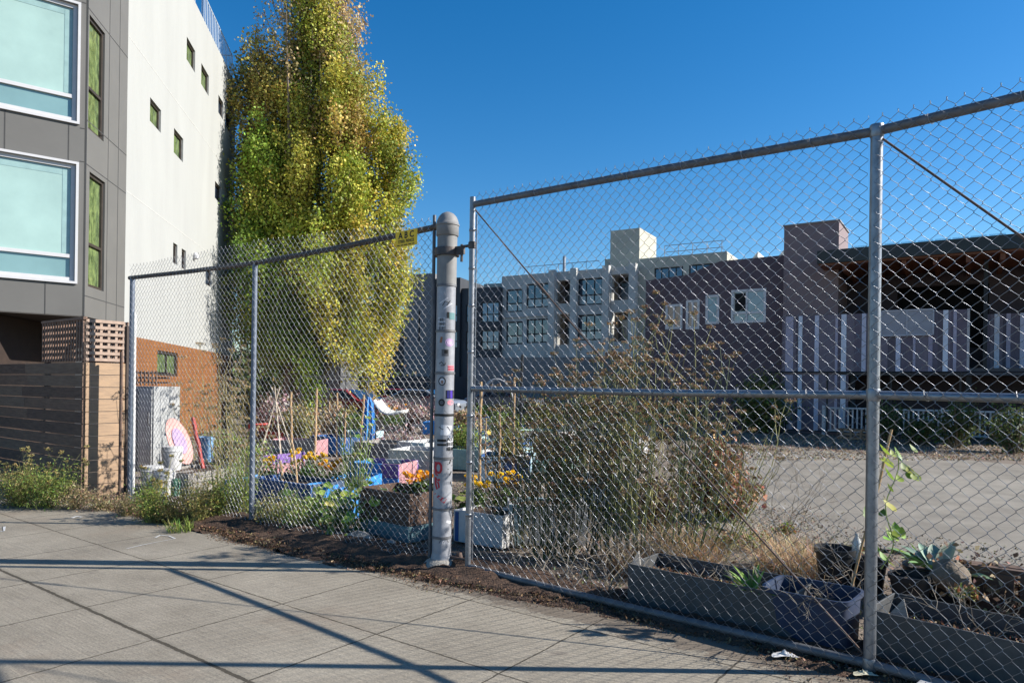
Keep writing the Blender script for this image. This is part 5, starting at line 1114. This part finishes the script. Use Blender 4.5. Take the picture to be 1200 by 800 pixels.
fennel('weed',"tall leggy yellow weed over the dark boards",'weed',gp(40,592),12,.75,.4,(.22,.22,.08),(.3,.25,.1),group='weeds along the left fence',nf=70,hd=.6,r=.003)
fennel('weed',"tall thin weed stalk left of the white buckets",'weed',gp(185,606),4,1.0,.2,(.30,.28,.10),(.3,.25,.1),group='weeds along the left fence',nf=40,hd=.6,r=.006)
tuft('grass_tuft','bright green grass tuft at the sidewalk edge by the end post','grass',gp(212,622),140,.14,.17,.007,greens,lean=.6)
tuft('grass_tuft','long dry grass leaves drooping beside the second fence post','grass',gp(318,612),90,.2,.40,.007,[(.3,.33,.12),(.4,.38,.2)],lean=.9)
# canes
for k,(x0,y0,x1,y1,dep,r,lb) in enumerate([(342,560,341,459,12.5,.022,'tall bamboo cane, leftmost over the marigolds'),(368,556,371,455,13.0,.024,'tall bamboo cane second from the left'),(395,548,395,460,13.5,.02,'third tall bamboo cane from the left'),(422,545,426,462,13.5,.02,'fourth tall bamboo cane, before the blue umbrella'),(337,600,328,540,8.9,.018,'short thick stake in the dark blue bed'),(351,605,344,520,8.7,.014,'thin stake leaning over the dark blue bed'),(410,560,416,530,10.5,.018,'short leaning cane in the leafy plants'),
  (562,568,563,447,10.5,.02,'tall bamboo cane just right of the gate frame'),(585,560,586,476,11.5,.018,'middle short cane behind the gate'),(601,558,603,442,11.,.018,'tall bamboo cane right of the short one'),(569,560,569,490,11.3,.012,'thin cane close behind the tall gate one'),(610,500,612,415,16.,.03,'dark slim pole standing far behind the canes'),(385,520,386,470,19,.02,'far cane left of the red van'),(404,520,405,482,16,.02,'far short cane before the red van'),(548,556,548,515,11,.018,'short cane seen between post and gate')]):
    px_stake(lb,x0,y0,x1,y1,dep,r,mat=black if 'dark slim' in lb else bamboo,name='garden_pole' if 'dark slim' in lb else 'bamboo_stake',cat='pole' if 'dark slim' in lb else 'stake')
tp=thing('cane_teepee','wigwam of pale crossed canes behind the second fence post','plant support',gp(322,552)); 
mb=MB(); cc=gp(322,552)
for k in range(5): a=k*1.26+.3; mb=MB(); mb.tube([(cc[0]+.42*math.cos(a),cc[1]+.42*math.sin(a),0),(cc[0]-.08*math.cos(a),cc[1]-.08*math.sin(a),1.55)],.014,6); mb.build('cane',mk('pale_cane',(.5,.42,.32)),tp,True)
# cabinet, buckets, boards at left
cab=thing('metal_cabinet','grey metal cabinet standing behind the left fence by the orange wall','cabinet',gp(178,548)); cc=gp(178,548); ca=(.93,-.36)
mb=MB(); mb.box((cc[0],cc[1],.78),(.72,.6,1.5),ca); mb.build('body',pm('grey_enamel',(.36,.37,.37),.15),cab,bevel=.01)
for k,(a,w) in enumerate(((-.17,.32),(.17,.32))): mb=MB(); mb.box((cc[0]+ca[0]*a-ca[1]*-.0+(.36)*-.31,cc[1]+ca[1]*a-.93*.31,.78),(w,.02,1.4),ca); d_=mb.build('door',pm('light_enamel' if k else 'grey_enamel2',(.52,.53,.52) if k else (.22,.23,.24),.12),cab,bevel=.004)
mb=MB(); mb.box((cc[0]+ca[0]*.28-.36*.335,cc[1]+ca[1]*.28-.93*.335,.95),(.03,.03,.22),ca); mb.build('handle',galv_dull,cab)
tr=MB()
for k in range(3):
    for b in (-.25,.25): tr.box((cc[0]-ca[1]*-b*1.0,cc[1]+ca[0]*b,1.60+k*.09),(.8,.014,.03),ca)
for k in range(9): a=-.38+k*.095; tr.box((cc[0]+ca[0]*a-.36*.27,cc[1]+ca[1]*a-.93*.27,1.68),(.03,.014,.26),ca)
tag(tr.build('wooden_crate',lattice_m),'dark slatted crate lying on top of the grey cabinet','crate')
def bucket(label,c,r=.15,h=.36,mat=whitep):
    root=thing('bucket',label,'bucket',c); mb=MB(); mb.lathe(c,[(r*.85,0),(r,h*.82),(r*1.06,h*.83),(r*1.06,h*.87),(r,h*.88),(r*1.02,h),(r*.95,h),(r*.85,.03)],22,False); mb.lathe((c[0],c[1],c[2]+h*.97),[(r*.98,0),(r*.98,.02)],20); mb.build('shell',mat,root,True)
    mb=MB(); mb.tube([(c[0]+r*1.05*math.cos(a),c[1]-.02-r*.5*math.sin(a),c[2]+h*.8-r*1.0*math.sin(a)) for a in np.linspace(0,PI,12)],.004,5); mb.build('handle',wire,root); return root
b1=gp(178,575); bucket('white plastic bucket nearest the end fence post',b1); b2=gp(192,580); bucket('white bucket with a yellow label right of the first',b2)
mb=MB(); mb.add([(b2[0]+.156*math.cos(a),b2[1]+.156*math.sin(a),z) for z in (.13,.24) for a in np.linspace(-2.1,-1.2,6)],[(k,k+1,k+7,k+6) for k in range(5)]); mb.build('label',yellowp,bpy.data.objects['bucket.001'])
b3=(b1[0]+.05,b1[1]+.5,0); bucket('white bucket standing higher behind the front pair',(b3[0],b3[1],.25)); planter('low grey crate under the rear white bucket',(b3[0],b3[1],0),(.5,.4,.25),AF,[greyw],rows=1,name='low_crate',cat='crate')
# bodyboard
bb=thing('bodyboard','pink and orange bodyboard leaning among the clutter by the cabinet','bodyboard',gp(222,556)); cc=(gp(222,556)[0]+.40,gp(222,556)[1]-.9)
def board(name,k,mat,off):
    mb=MB(); n=26; f=Vector((.72,.69,0)); u=Vector((-.42,.12,1)).normalized(); nn=f.cross(u).normalized(); 
    if nn.y>0: nn=-nn
    ctr=Vector((cc[0]-.02,cc[1]-.3,.68)); P=[ctr+f*math.cos(a)*.17*k+u*math.sin(a)*.39*k+nn*off for a in np.linspace(0,2*PI,n+1)[:-1]]; mb.prism(P,nn*.02); return mb.build(name,mat,bb,bevel=.004 if k==1 else 0)
board('deck',1,pm('pink_foam',(.74,.36,.32),.08),0); board('printed_oval',.55,mk('lilac_print',(.42,.30,.48)),.0125)
tub('pale blue plastic tub standing on end right of the bodyboard',(gp(241,560)[0],gp(241,560)[1],.25),(.22,.2,.45),0,pm('blue_tub',(.18,.36,.60),.1)); o=stake('red painted plank leaning beside the pale blue tub',(gp(252,562)[0]+.02,gp(252,562)[1]-.5,.2),(gp(252,562)[0]-.2,gp(252,562)[1]-.4,1.05),.03,redp,name='red_plank',cat='plank')
mb=MB(); c=gp(268,555); 
bx=planter('black plastic crate behind the left fence',(c[0]+.0,c[1]+.9,0),(.8,.5,.5),AF,[black],rows=1,name='plastic_crate',cat='crate',fill=.3)
bucket('small bright blue bucket low behind the left fence',gp(265,590),.1,.2,brightblue); bucket('green jar-like bucket beside the labelled one',gp(205,580),.07,.22,pm('green_plastic',(.04,.16,.10)))
tub('bright blue plastic bin beneath the orange marigolds',(gp(378,604)[0],gp(378,604)[1]-.02,.05),(.34,.25,.34),AF,brightblue)
mb=MB(); c=gp(408,606); mb.box((c[0],c[1],.32),(.34,.2,.05),ax_rot(AF)); mb.box((c[0],c[1],.15),(.28,.16,.29),ax_rot(AF)); 
tag(mb.build('blue_stool',brightblue,None,bevel=.01),'low bright blue stool-like box among the squash leaves','box')
# stones
def stone(label,c,r,mat,i=0):
    mb=MB(); vs=[];fs=[]; sx,sy,sz=r*(1+.4*RNG.random()),r*(.8+.3*RNG.random()),r*.6; ph=RNG.random()*6
    for i in range(8):
        for k in range(12):
            t=PI*i/7;a=2*PI*k/12; q=1+.13*math.sin(2*a+ph)+.08*math.sin(5*a+3*t+ph)+.03*RNG.normal(); vs.append((c[0]+sx*math.sin(t)*math.cos(a)*q,c[1]+sy*math.sin(t)*math.sin(a)*q,c[2]+sz*.6+sz*math.cos(t)*q))
    for i in range(7):
        for k in range(12): fs.append((i*12+k,i*12+(k+1)%12,(i+1)*12+(k+1)%12,(i+1)*12+k))
    mb.add(vs,fs); return tag(mb.build('stone',mat,None,True),label,'stone')
sm1=mk('grey_stone',(.30,.28,.25),(.17,.16,.14),scale=11,rough=.95,bump=.5)
for i,(x,y,r,lb) in enumerate([(420,637,.13,'broad grey stone below the squash leaves'),(457,640,.07,'dark stone in front of the brown bed'),(398,634,.09,'grey stone at the left of the broad one'),(470,648,.05,'small stone on the gravel near the steel post'),(352,620,.09,'stone under the dark blue bed'),(315,600,.1,'stone behind the second fence post'),(500,650,.05,'small stone touching the steel post')]): stone(lb,gp(x,y),r,sm1)
# concrete footing at foot of steel post
mb=MB(); mb.lathe((PB[0],PB[1],-.03),[(.20,0),(.17,.06),(.13,.10),(.1,.115)],20); mb.build('footing',mk('rough_footing',(.3,.28,.25),(.2,.19,.17),scale=14,rough=.95,bump=.6),post,True)
# blue umbrella, white cloth, shed, vehicles in the back ----------------------
c=gp(431,528); um=thing('closed_umbrella','closed bright blue sun umbrella among the beds','umbrella',c); mb=MB()
prof=[(.02,.0),(.02,.3)]; mb.lathe(c,[(.02,0),(.02,1.38)],8); mb.build('pole',galv_dull,um,True)
mb=MB(); vs=[];n=24
for (r,z) in ((.13,.25),(.14,.7),(.10,1.15),(.03,1.32)):
    for k in range(n): a=2*PI*k/n; q=r*(1+.28*math.cos(8*a)); vs.append((c[0]+q*math.cos(a),c[1]+q*math.sin(a),z))
mb.add(vs,[(i*n+k,i*n+(k+1)%n,(i+1)*n+(k+1)%n,(i+1)*n+k) for i in range(3) for k in range(n)]); mb.build('canopy',pm('blue_canvas',(.02,.22,.60),.05),um,True)
n=14; vs=[];fs=[]
p0=AT(436,470,17.2);p1=AT(472,484,17.2)
for i in range(n):
    t=i/(n-1)
    for j in range(5): vs.append((p0[0]+(p1[0]-p0[0])*t,p0[1]+.25*j,p0[2]+(p1[2]-p0[2])*t-.28*math.sin(PI*t)*(1-.6*t)+.03*math.sin(j*2)))
for i in range(n-1):
    for j in range(4): fs.append((i*5+j,i*5+j+1,i*5+j+6,i*5+j+5))
mb=MB().add(vs,fs); cl=mb.build('shade_cloth',pm('white_cloth',(.66,.66,.62),.1),None,True); md=cl.modifiers.new('s','SOLIDIFY'); md.thickness=.05; tag(cl,'white sagging cloth hung right of the blue umbrella','cloth')
MB().tube([(p0[0],p0[1]+.5,0),(p0[0],p0[1]+.5,p0[2])],.02,6).build('pole',galv_dull,cl); MB().tube([(p1[0],p1[1]+.5,0),(p1[0],p1[1]+.5,p1[2])],.02,6).build('pole',galv_dull,cl)
def shed(label,px,py,dep,w,h,body,roof):
    p=AT(px,py,dep); root=thing('garden_shed',label,'shed',(p[0],p[1],0)); mb=MB(); mb.box((p[0],p[1],h/2),(w,w,h),(.9,-.4)); wl_=mb.build('wall',body,root); mb=MB(); mb.prism([(p[0]-w*.75,p[1]-w*.6,h),(p[0]+w*.75,p[1]-w*.6,h+.5),(p[0]+w*.75,p[1]+w*.7,h+.6),(p[0]-w*.75,p[1]+w*.7,h+.1)],(0,0,.1)); mb.build('roof',roof,root)
    mb=MB(); mb.box((p[0],p[1]-w*.56,h*.45),(w*.4,.06,h*.8),(.9,-.4)); mb.build('door',greyw,root); return root
shed('small shed with a bright blue roof behind the poplar foliage',396,450,33,1.3,3.,pm('dim_grey_wall',(.08,.085,.09)),pm('sky_blue_sheet',(.20,.42,.72),.1)); shed('beige garden shed left of the blue roofed one',378,450,34,1.3,2.4,creamp,creamp)
def car(label,c,rot,paintm,name='parked_car'):
    root=thing(name,label,'car',(0,0,0)); 
    prof=[(-2.2,.35),(-2.22,.75),(-2.0,.92),(-1.25,1.0),(-.55,1.42),(.75,1.44),(1.55,1.05),(2.1,.95),(2.2,.6),(2.15,.35)]
    mb=MB(); mb.prism([(x,-.85,z) for x,z in prof],(0,1.7,0)); mb.build('body',paintm,root,bevel=.07)
    gl_=[(-1.08,1.03),(-.52,1.37),(.70,1.39),(1.35,1.06)]
    for s in (-.86,.84): mb=MB(); mb.prism([(x,s,z) for x,z in gl_],(0,.02,0)); mb.build('side_window',darkglass,root)
    for (xa,za,xb,zb_) in ((-1.27,1.03,-.58,1.41),(1.52,1.09,.80,1.43)): mb=MB(); mb.prism([(xa,-.72,za+.01),(xa,.72,za+.01),(xb,.64,zb_+.012),(xb,-.64,zb_+.012)],(-.01 if xa<0 else .01,0,.012)); mb.build('windscreen',darkglass,root)
    for x in (-1.4,1.4):
        for s in (-.88,.66):
            mb=MB(); n=20; P=[(x+.33*math.cos(2*PI*k/n),s,.33+.33*math.sin(2*PI*k/n)) for k in range(n)]; mb.prism(P,(0,.22,0)); w_=mb.build('wheel',black,root,bevel=.02); mb=MB(); yy=s-.012 if s<0 else s+.222; P=[(x+.2*math.cos(2*PI*k/n),yy,.33+.2*math.sin(2*PI*k/n)) for k in range(n)]; mb.prism(P,(0,.012,0)); mb.build('rim',galv,w_)
    for (x,m_) in ((-2.225,whiteframe),(2.19,redp)):
        for y in (-.68,.5): mb=MB(); mb.box((x,y+.09,.72),(.06,.28,.14)); mb.build('headlight' if x<0 else 'tail_light',m_,root)
    for o in (root,): o.location=c; o.rotation_euler=(0,0,rot)
    return root
cpnt=lambda n,c: mk(n,c,tuple(x*.9 for x in c),rough=.25,metal=.4,spec=.7)
car('silver car parked beyond the beds, left of the steel post',(AT(496,480,36)[0],36,0),PI-.35,cpnt('silver_paint',(.30,.33,.37))); car('red car parked behind the silver one',(AT(470,480,41)[0],41,0),PI-.35,cpnt('red_car_paint',(.45,.03,.03))); car('dull red vehicle behind the bamboo canes',(AT(408,480,30)[0],30,0),PI-.5,cpnt('dull_red_paint',(.38,.05,.05)))
car('grey car at the far back between post and gate',(AT(590,480,40)[0],40,0),PI-.35,cpnt('grey_car_paint',(.2,.21,.23)))
# hoop house
hh=thing('hoop_house','low hoop frame covered in pale netting before the low grey wall','greenhouse',(AT(582,450,36)[0],36,0)); c=hh.location
mb=MB()
for k in range(5):
    y=k*.8; mb.tube([(c.x+.9*math.cos(a),c.y+y,.6+1.45*math.sin(a)) for a in np.linspace(0,PI,12)],.03,6)
mb.tube([(c.x,c.y,2.05),(c.x,c.y+3.2,2.05)],.025,6)
for s in (-.9,.9): mb.tube([(c.x+s,c.y,.0),(c.x+s,c.y,.6)],.03,6)
mb.build('hoops',whitetrim,hh,True)
# pipe frame over left beds
pf=thing('pipe_frame','thin white pipe frame standing over the left beds','plant support',(AT(400,450,21)[0],21,0)); mb=MB()
for (y,x0,x1) in ((21,352,432),(23,385,518)):
    mb=MB(); a=AT(x0,442,y);b=AT(x1,451 if x1>500 else 441,y); z=(a[2]+b[2])/2; 
    for x in np.linspace(a[0],b[0],4): mb.tube([(x,y,0),(x,y,z)],.014,6)
    mb.tube([(a[0],y,z),(b[0],y,z)],.016,6)
    mb.build('frame',galv_dull,pf,True)
# right background: black rail, white fence, tables
bf=thing('black_mesh_fence','thin black metal fence in front of the plum building','fence',PBd.pt(4,0,2.2)); mb=MB()
fa0,_=H(850,450); 
for a in np.arange(-.2,12,2.05): mb.tube([PBd.pt(a,0,1.6),PBd.pt(a,2.35,1.6)],.035,6)
mb.tube([PBd.pt(-.2,2.33,1.6),PBd.pt(12,2.33,1.6)],.028,6); mb.tube([PBd.pt(-.2,.15,1.6),PBd.pt(12,.15,1.6)],.022,6)
mb.build('rails_and_posts',black,bf,True)
wfb=thing('white_baluster_fence','white painted baluster fence in the shade under the balcony','fence',PBd.pt(5,0,.9)); mb=MB()
for a in np.arange(ta-.3,12,.15): PBd.slab(mb,a,a+.055,.12,1.0,.88,.92)
for z in (.14,.98): PBd.slab(mb,ta-.32,12,z,z+.06,.925,.965)
mb.build('balusters',whitep,wfb)
for a in np.arange(ta-.4,12,1.9): mb=MB(); PBd.slab(mb,a,a+.1,0,1.1,.965,1.06); mb.build('post',whitep,wfb)
def table(label,a,o):
    root=thing('white_table',label,'table',PBd.pt(a,0,o)); mb=MB(); PBd.slab(mb,a-.45,a+.45,.70,.74,o-.3,o+.3); mb.build('tabletop',whitep,root)
    for (x,y) in ((-.4,-.25),(.4,-.25),(-.4,.25),(.4,.25)): mb=MB(); mb.tube([PBd.pt(a+x,0,o+y),PBd.pt(a+x*.7,.7,o+y)],.018,6); mb.build('leg',whitep,root)
    for y in (-.5,.5): mb=MB(); PBd.slab(mb,a-.45,a+.45,.42,.45,o+y-.1,o+y+.1); mb.build('bench',whitep,root)
table('white folding picnic table before the baluster fence, left one',ta+3.4,1.35+.6); table('white folding picnic table at the right, before the baluster fence',ta+6.6,1.35+.6)
pal=thing('wooden_pallet','small pale wooden pallet crate by the white fence corner','pallet',gp(998,514)); mb=MB(); c=gp(998,514)
for z in (.03,.17,.30): mb.box((c[0],c[1]-.25,z),(.75,.03,.06),(.84,-.54)); mb.box((c[0],c[1]+.2,z),(.75,.03,.06),(.84,-.54))
for k in range(5): mb.box((c[0]-.28+.14*k,c[1]+.18-.5*.18*k,.345),(.11,.55,.02),(.84,-.54))
for k in (-.3,0,.3): mb.box((c[0]+.84*k,c[1]-.54*k,.15),(.06,.5,.29),(.84,-.54))
mb.build('slats',cedar,pal)
mb=MB(); x=PBd.hit(913,490); PBd.slab(mb,-.55,.35,.75,1.45,.9,.93); o=mb.build('white_sign_board',pm('dull_white_board',(.38,.38,.40))); tag(o,'plain whitish board standing before the tower foot','board')
mb=MB(); 
for a in (-.45,.25): PBd.slab(mb,a,a+.05,0,.75,.9,.93)
mb.build('leg',black,o)
mb=MB(); c=gp(878,573); mb.box((c[0],c[1],.06),(.5,.10,.05),(.95,-.3)); mb.box((c[0]-.15,c[1]+.02,.02),(.08,.12,.035),(.95,-.3)); tag(mb.build('timber_offcut',brownw),'dark timber offcut lying on the path edge','timber')
# leaf litter and gravel strip between sidewalk and fence
def litter(name,n,gen,size,cols,aspect=.5,mat=DRY):
    C=np.array([gen() for _ in range(n)]); V,F_,c=leaf_cloud(C,size,jitter(np.array(cols)[RNG.integers(0,len(cols),n)],n,.3),up=0,aspect=aspect)
    o=npmesh(name,V,F_,c,mat); return setting(o,'stuff')
def g1():
    u=RNG.uniform(-9.3,.6); e_=ve(u); v=e_+abs(RNG.normal())*.18 if RNG.random()<.7 else RNG.uniform(e_-.05,4.9); return np.array(UV(u,v,.006+RNG.random()*.02))
litter('leaf_litter',15000,g1,.028,[(.16,.095,.055),(.09,.05,.03),(.24,.16,.09),(.05,.035,.025)])
def g2_():
    u=RNG.uniform(-9.5,.8); v=ve(u)+.02-abs(RNG.normal())*.05-(.42 if u>-3 else .2)*max(0,math.sin(u*3.1+1)*math.sin(u*1.3))*RNG.random()**1.5; return np.array(UV(u,v,.006))
litter('leaf_crumbs',5000,g2_,.016,[(.13,.08,.05),(.2,.13,.08)])
def g3():
    u=RNG.uniform(-8,2); v=RNG.uniform(4.6,9); return np.array(UV(u,v,.005+RNG.random()*.015))
litter('ground_debris',14000,g3,.035,[(.30,.22,.14),(.14,.09,.06),(.22,.2,.16),(.09,.1,.04)])
def g4():
    x,y,_=G(RNG.uniform(760,960),RNG.uniform(596,640)); return np.array((x+RNG.normal()*.2,y+RNG.normal()*.2,.016))
litter('path_edge_debris',3000,g4,.03,[(.2,.15,.1),(.3,.24,.16)])
def g5():
    x,y,_=G(RNG.uniform(860,1200),RNG.uniform(509,540)); return np.array((x,y,.016))
litter('fallen_leaves',5000,g5,.07,[(.28,.2,.12),(.16,.11,.07),(.36,.28,.18)])
def g6():
    s=RNG.uniform(1.5,2.68); return np.array(behind(s,.40+RNG.uniform(-.2,.2),.205+.02*RNG.random()))
litter('trough_leaf_litter',1400,g6,.03,[(.30,.17,.10),(.18,.10,.06),(.38,.26,.15)])
def g7():
    a=RNG.uniform(-.85,.85); b=RNG.uniform(-.22,.22); return np.array((2.95+g2[0]*a+nf2[0]*b,3.78+g2[1]*a+nf2[1]*b,.185+.02*RNG.random()))
litter('right_trough_leaf_litter',1400,g7,.03,[(.30,.17,.10),(.18,.10,.06),(.38,.26,.15)])
twiggy('dry stems trailing out of the right metal trough',(2.7,4.05,.2),5,.4,1.3,(.34,.26,.17),.004); twiggy('fine dead twigs arching over the black pots',gp(1010,700),6,.8,.8,(.28,.22,.16),.004); twiggy('dead stems lying across the middle of the long metal trough',behind(2.0,.42,.18),5,.5,1.6,(.34,.26,.18),.004)
bush('withered_shrub','brown dead leaves heaped behind the right trough','shrub',gp(1150,706),.9,.32,900,.05,[(.26,.16,.09),(.36,.25,.15),(.15,.09,.06)],nt=30,dry=True)
# mulch mound strip: soft bank of dark dirt at fence foot
xs=np.arange(-9.4,3.4,.06); vv=np.arange(4.04,5.05,.045); U_,V_=np.meshgrid(xs,vv,indexing='ij')
Zm=(.035+.045*np.exp(-((U_+6.4)/1.8)**2)+.03*np.exp(-((U_+4.3)/.5)**2))*np.exp(-((V_-4.66)/.3)**2)+.012*np.sin(U_*9)*np.sin(V_*23)+.010*RNG.normal(size=U_.shape)+.012*np.sin(U_*3.1)
EDG=4.07+.28/(1+np.exp(-(U_+3.9)*3))
Zm=np.where(V_<EDG+.06*np.sin(U_*2.7)+.04*np.sin(U_*8.1)+.02*RNG.normal(size=U_.shape),-.02,np.maximum(Zm,-.012))+.002
P=np.stack([-D[0]*U_+N[0]*V_,-D[1]*U_+N[1]*V_,Zm],-1).reshape(-1,3); a,b=U_.shape; idx=np.arange(a*b).reshape(a,b); F_=np.stack([idx[:-1,:-1],idx[1:,:-1],idx[1:,1:],idx[:-1,1:]],-1).reshape(-1,4)
o=npmesh('dirt_strip',P,F_,None,mk('mulch',(.105,.062,.040),(.035,.022,.015),scale=14,rough=.97,bump=1,bscale=70,detail=10),smooth=True); setting(o,'structure')
# paint marks on the sidewalk
wm=mk('chalky_paint',(.62,.62,.62),(.40,.40,.38),scale=60,rough=.9)
def mark(name,pts,w):
    mb=MB(); vs=[]; n=len(pts)
    Q=[Vector(G(*p)) for p in pts]
    for i,q in enumerate(Q):
        d_=(Q[min(i+1,n-1)]-Q[max(i-1,0)]); d_.z=0; d_.normalize(); nn=Vector((-d_.y,d_.x,0)); k=w*(.5+.2*math.sin(i*2)); vs+=[q+nn*k+Vector((0,0,.005)),q-nn*k+Vector((0,0,.005))]
    mb.add(vs,[(2*i,2*i+1,2*i+3,2*i+2) for i in range(n-1)]); o=mb.build(name,wm); setting(o); return o
mark('painted_mark',[(148,643),(165,639),(190,634),(206,631)],.012); mark('painted_mark',[(182,630),(188,627),(198,628),(205,631)],.022); mark('painted_mark',[(84,607),(90,605),(96,606)],.04); mark('painted_mark',[(0,618),(5,617),(5,622),(0,623)],.02)

# ------------------------------------------------------------------ light, camera, render
EL,AZ=31.5,0.0
wd=bpy.data.worlds.new('World'); S.world=wd; wd.use_nodes=True; nt=wd.node_tree; bg=nt.nodes['Background']
sk=nt.nodes.new('ShaderNodeTexSky'); sk.sky_type='NISHITA'; sk.sun_disc=False; sk.sun_elevation=math.radians(EL); sk.sun_rotation=math.radians(90); sk.altitude=0; sk.air_density=1.0; sk.dust_density=.25; sk.ozone_density=3.0
hs_=nt.nodes.new('ShaderNodeHueSaturation'); hs_.inputs['Saturation'].default_value=1.39; hs_.inputs['Hue'].default_value=.501; nt.links.new(sk.outputs[0],hs_.inputs['Color']); nt.links.new(hs_.outputs[0],bg.inputs[0]); bg.inputs[1].default_value=.081
sl=bpy.data.lights.new('sun','SUN'); sl.energy=5.0; sl.angle=math.radians(.53); sl.color=(1,.945,.865); so=bpy.data.objects.new('sun',sl); COL.objects.link(so)
sv=Vector((math.cos(math.radians(EL)),0,math.sin(math.radians(EL)))); so.rotation_euler=sv.to_track_quat('Z','Y').to_euler(); so.location=(20,0,20)
cd=bpy.data.cameras.new('camera'); co=bpy.data.objects.new('camera',cd); COL.objects.link(co); S.camera=co
cd.sensor_width=36; cd.lens=F/1200*36; cd.shift_y=54/1200; cd.clip_start=.1; cd.clip_end=3000
c,s=math.cos(TH),math.sin(TH); co.matrix_world=Matrix(((c,-s,0,0),(0,0,-1,0),(s,c,0,EYE),(0,0,0,1)))
S.view_settings.view_transform='Standard'; S.view_settings.look='None'; S.view_settings.exposure=.97; S.view_settings.gamma=1; S.view_settings.use_curve_mapping=False
S.render.engine='CYCLES'; S.cycles.use_denoising=True; S.cycles.max_bounces=6; S.cycles.transparent_max_bounces=8
S.render.resolution_x=1024; S.render.resolution_y=682
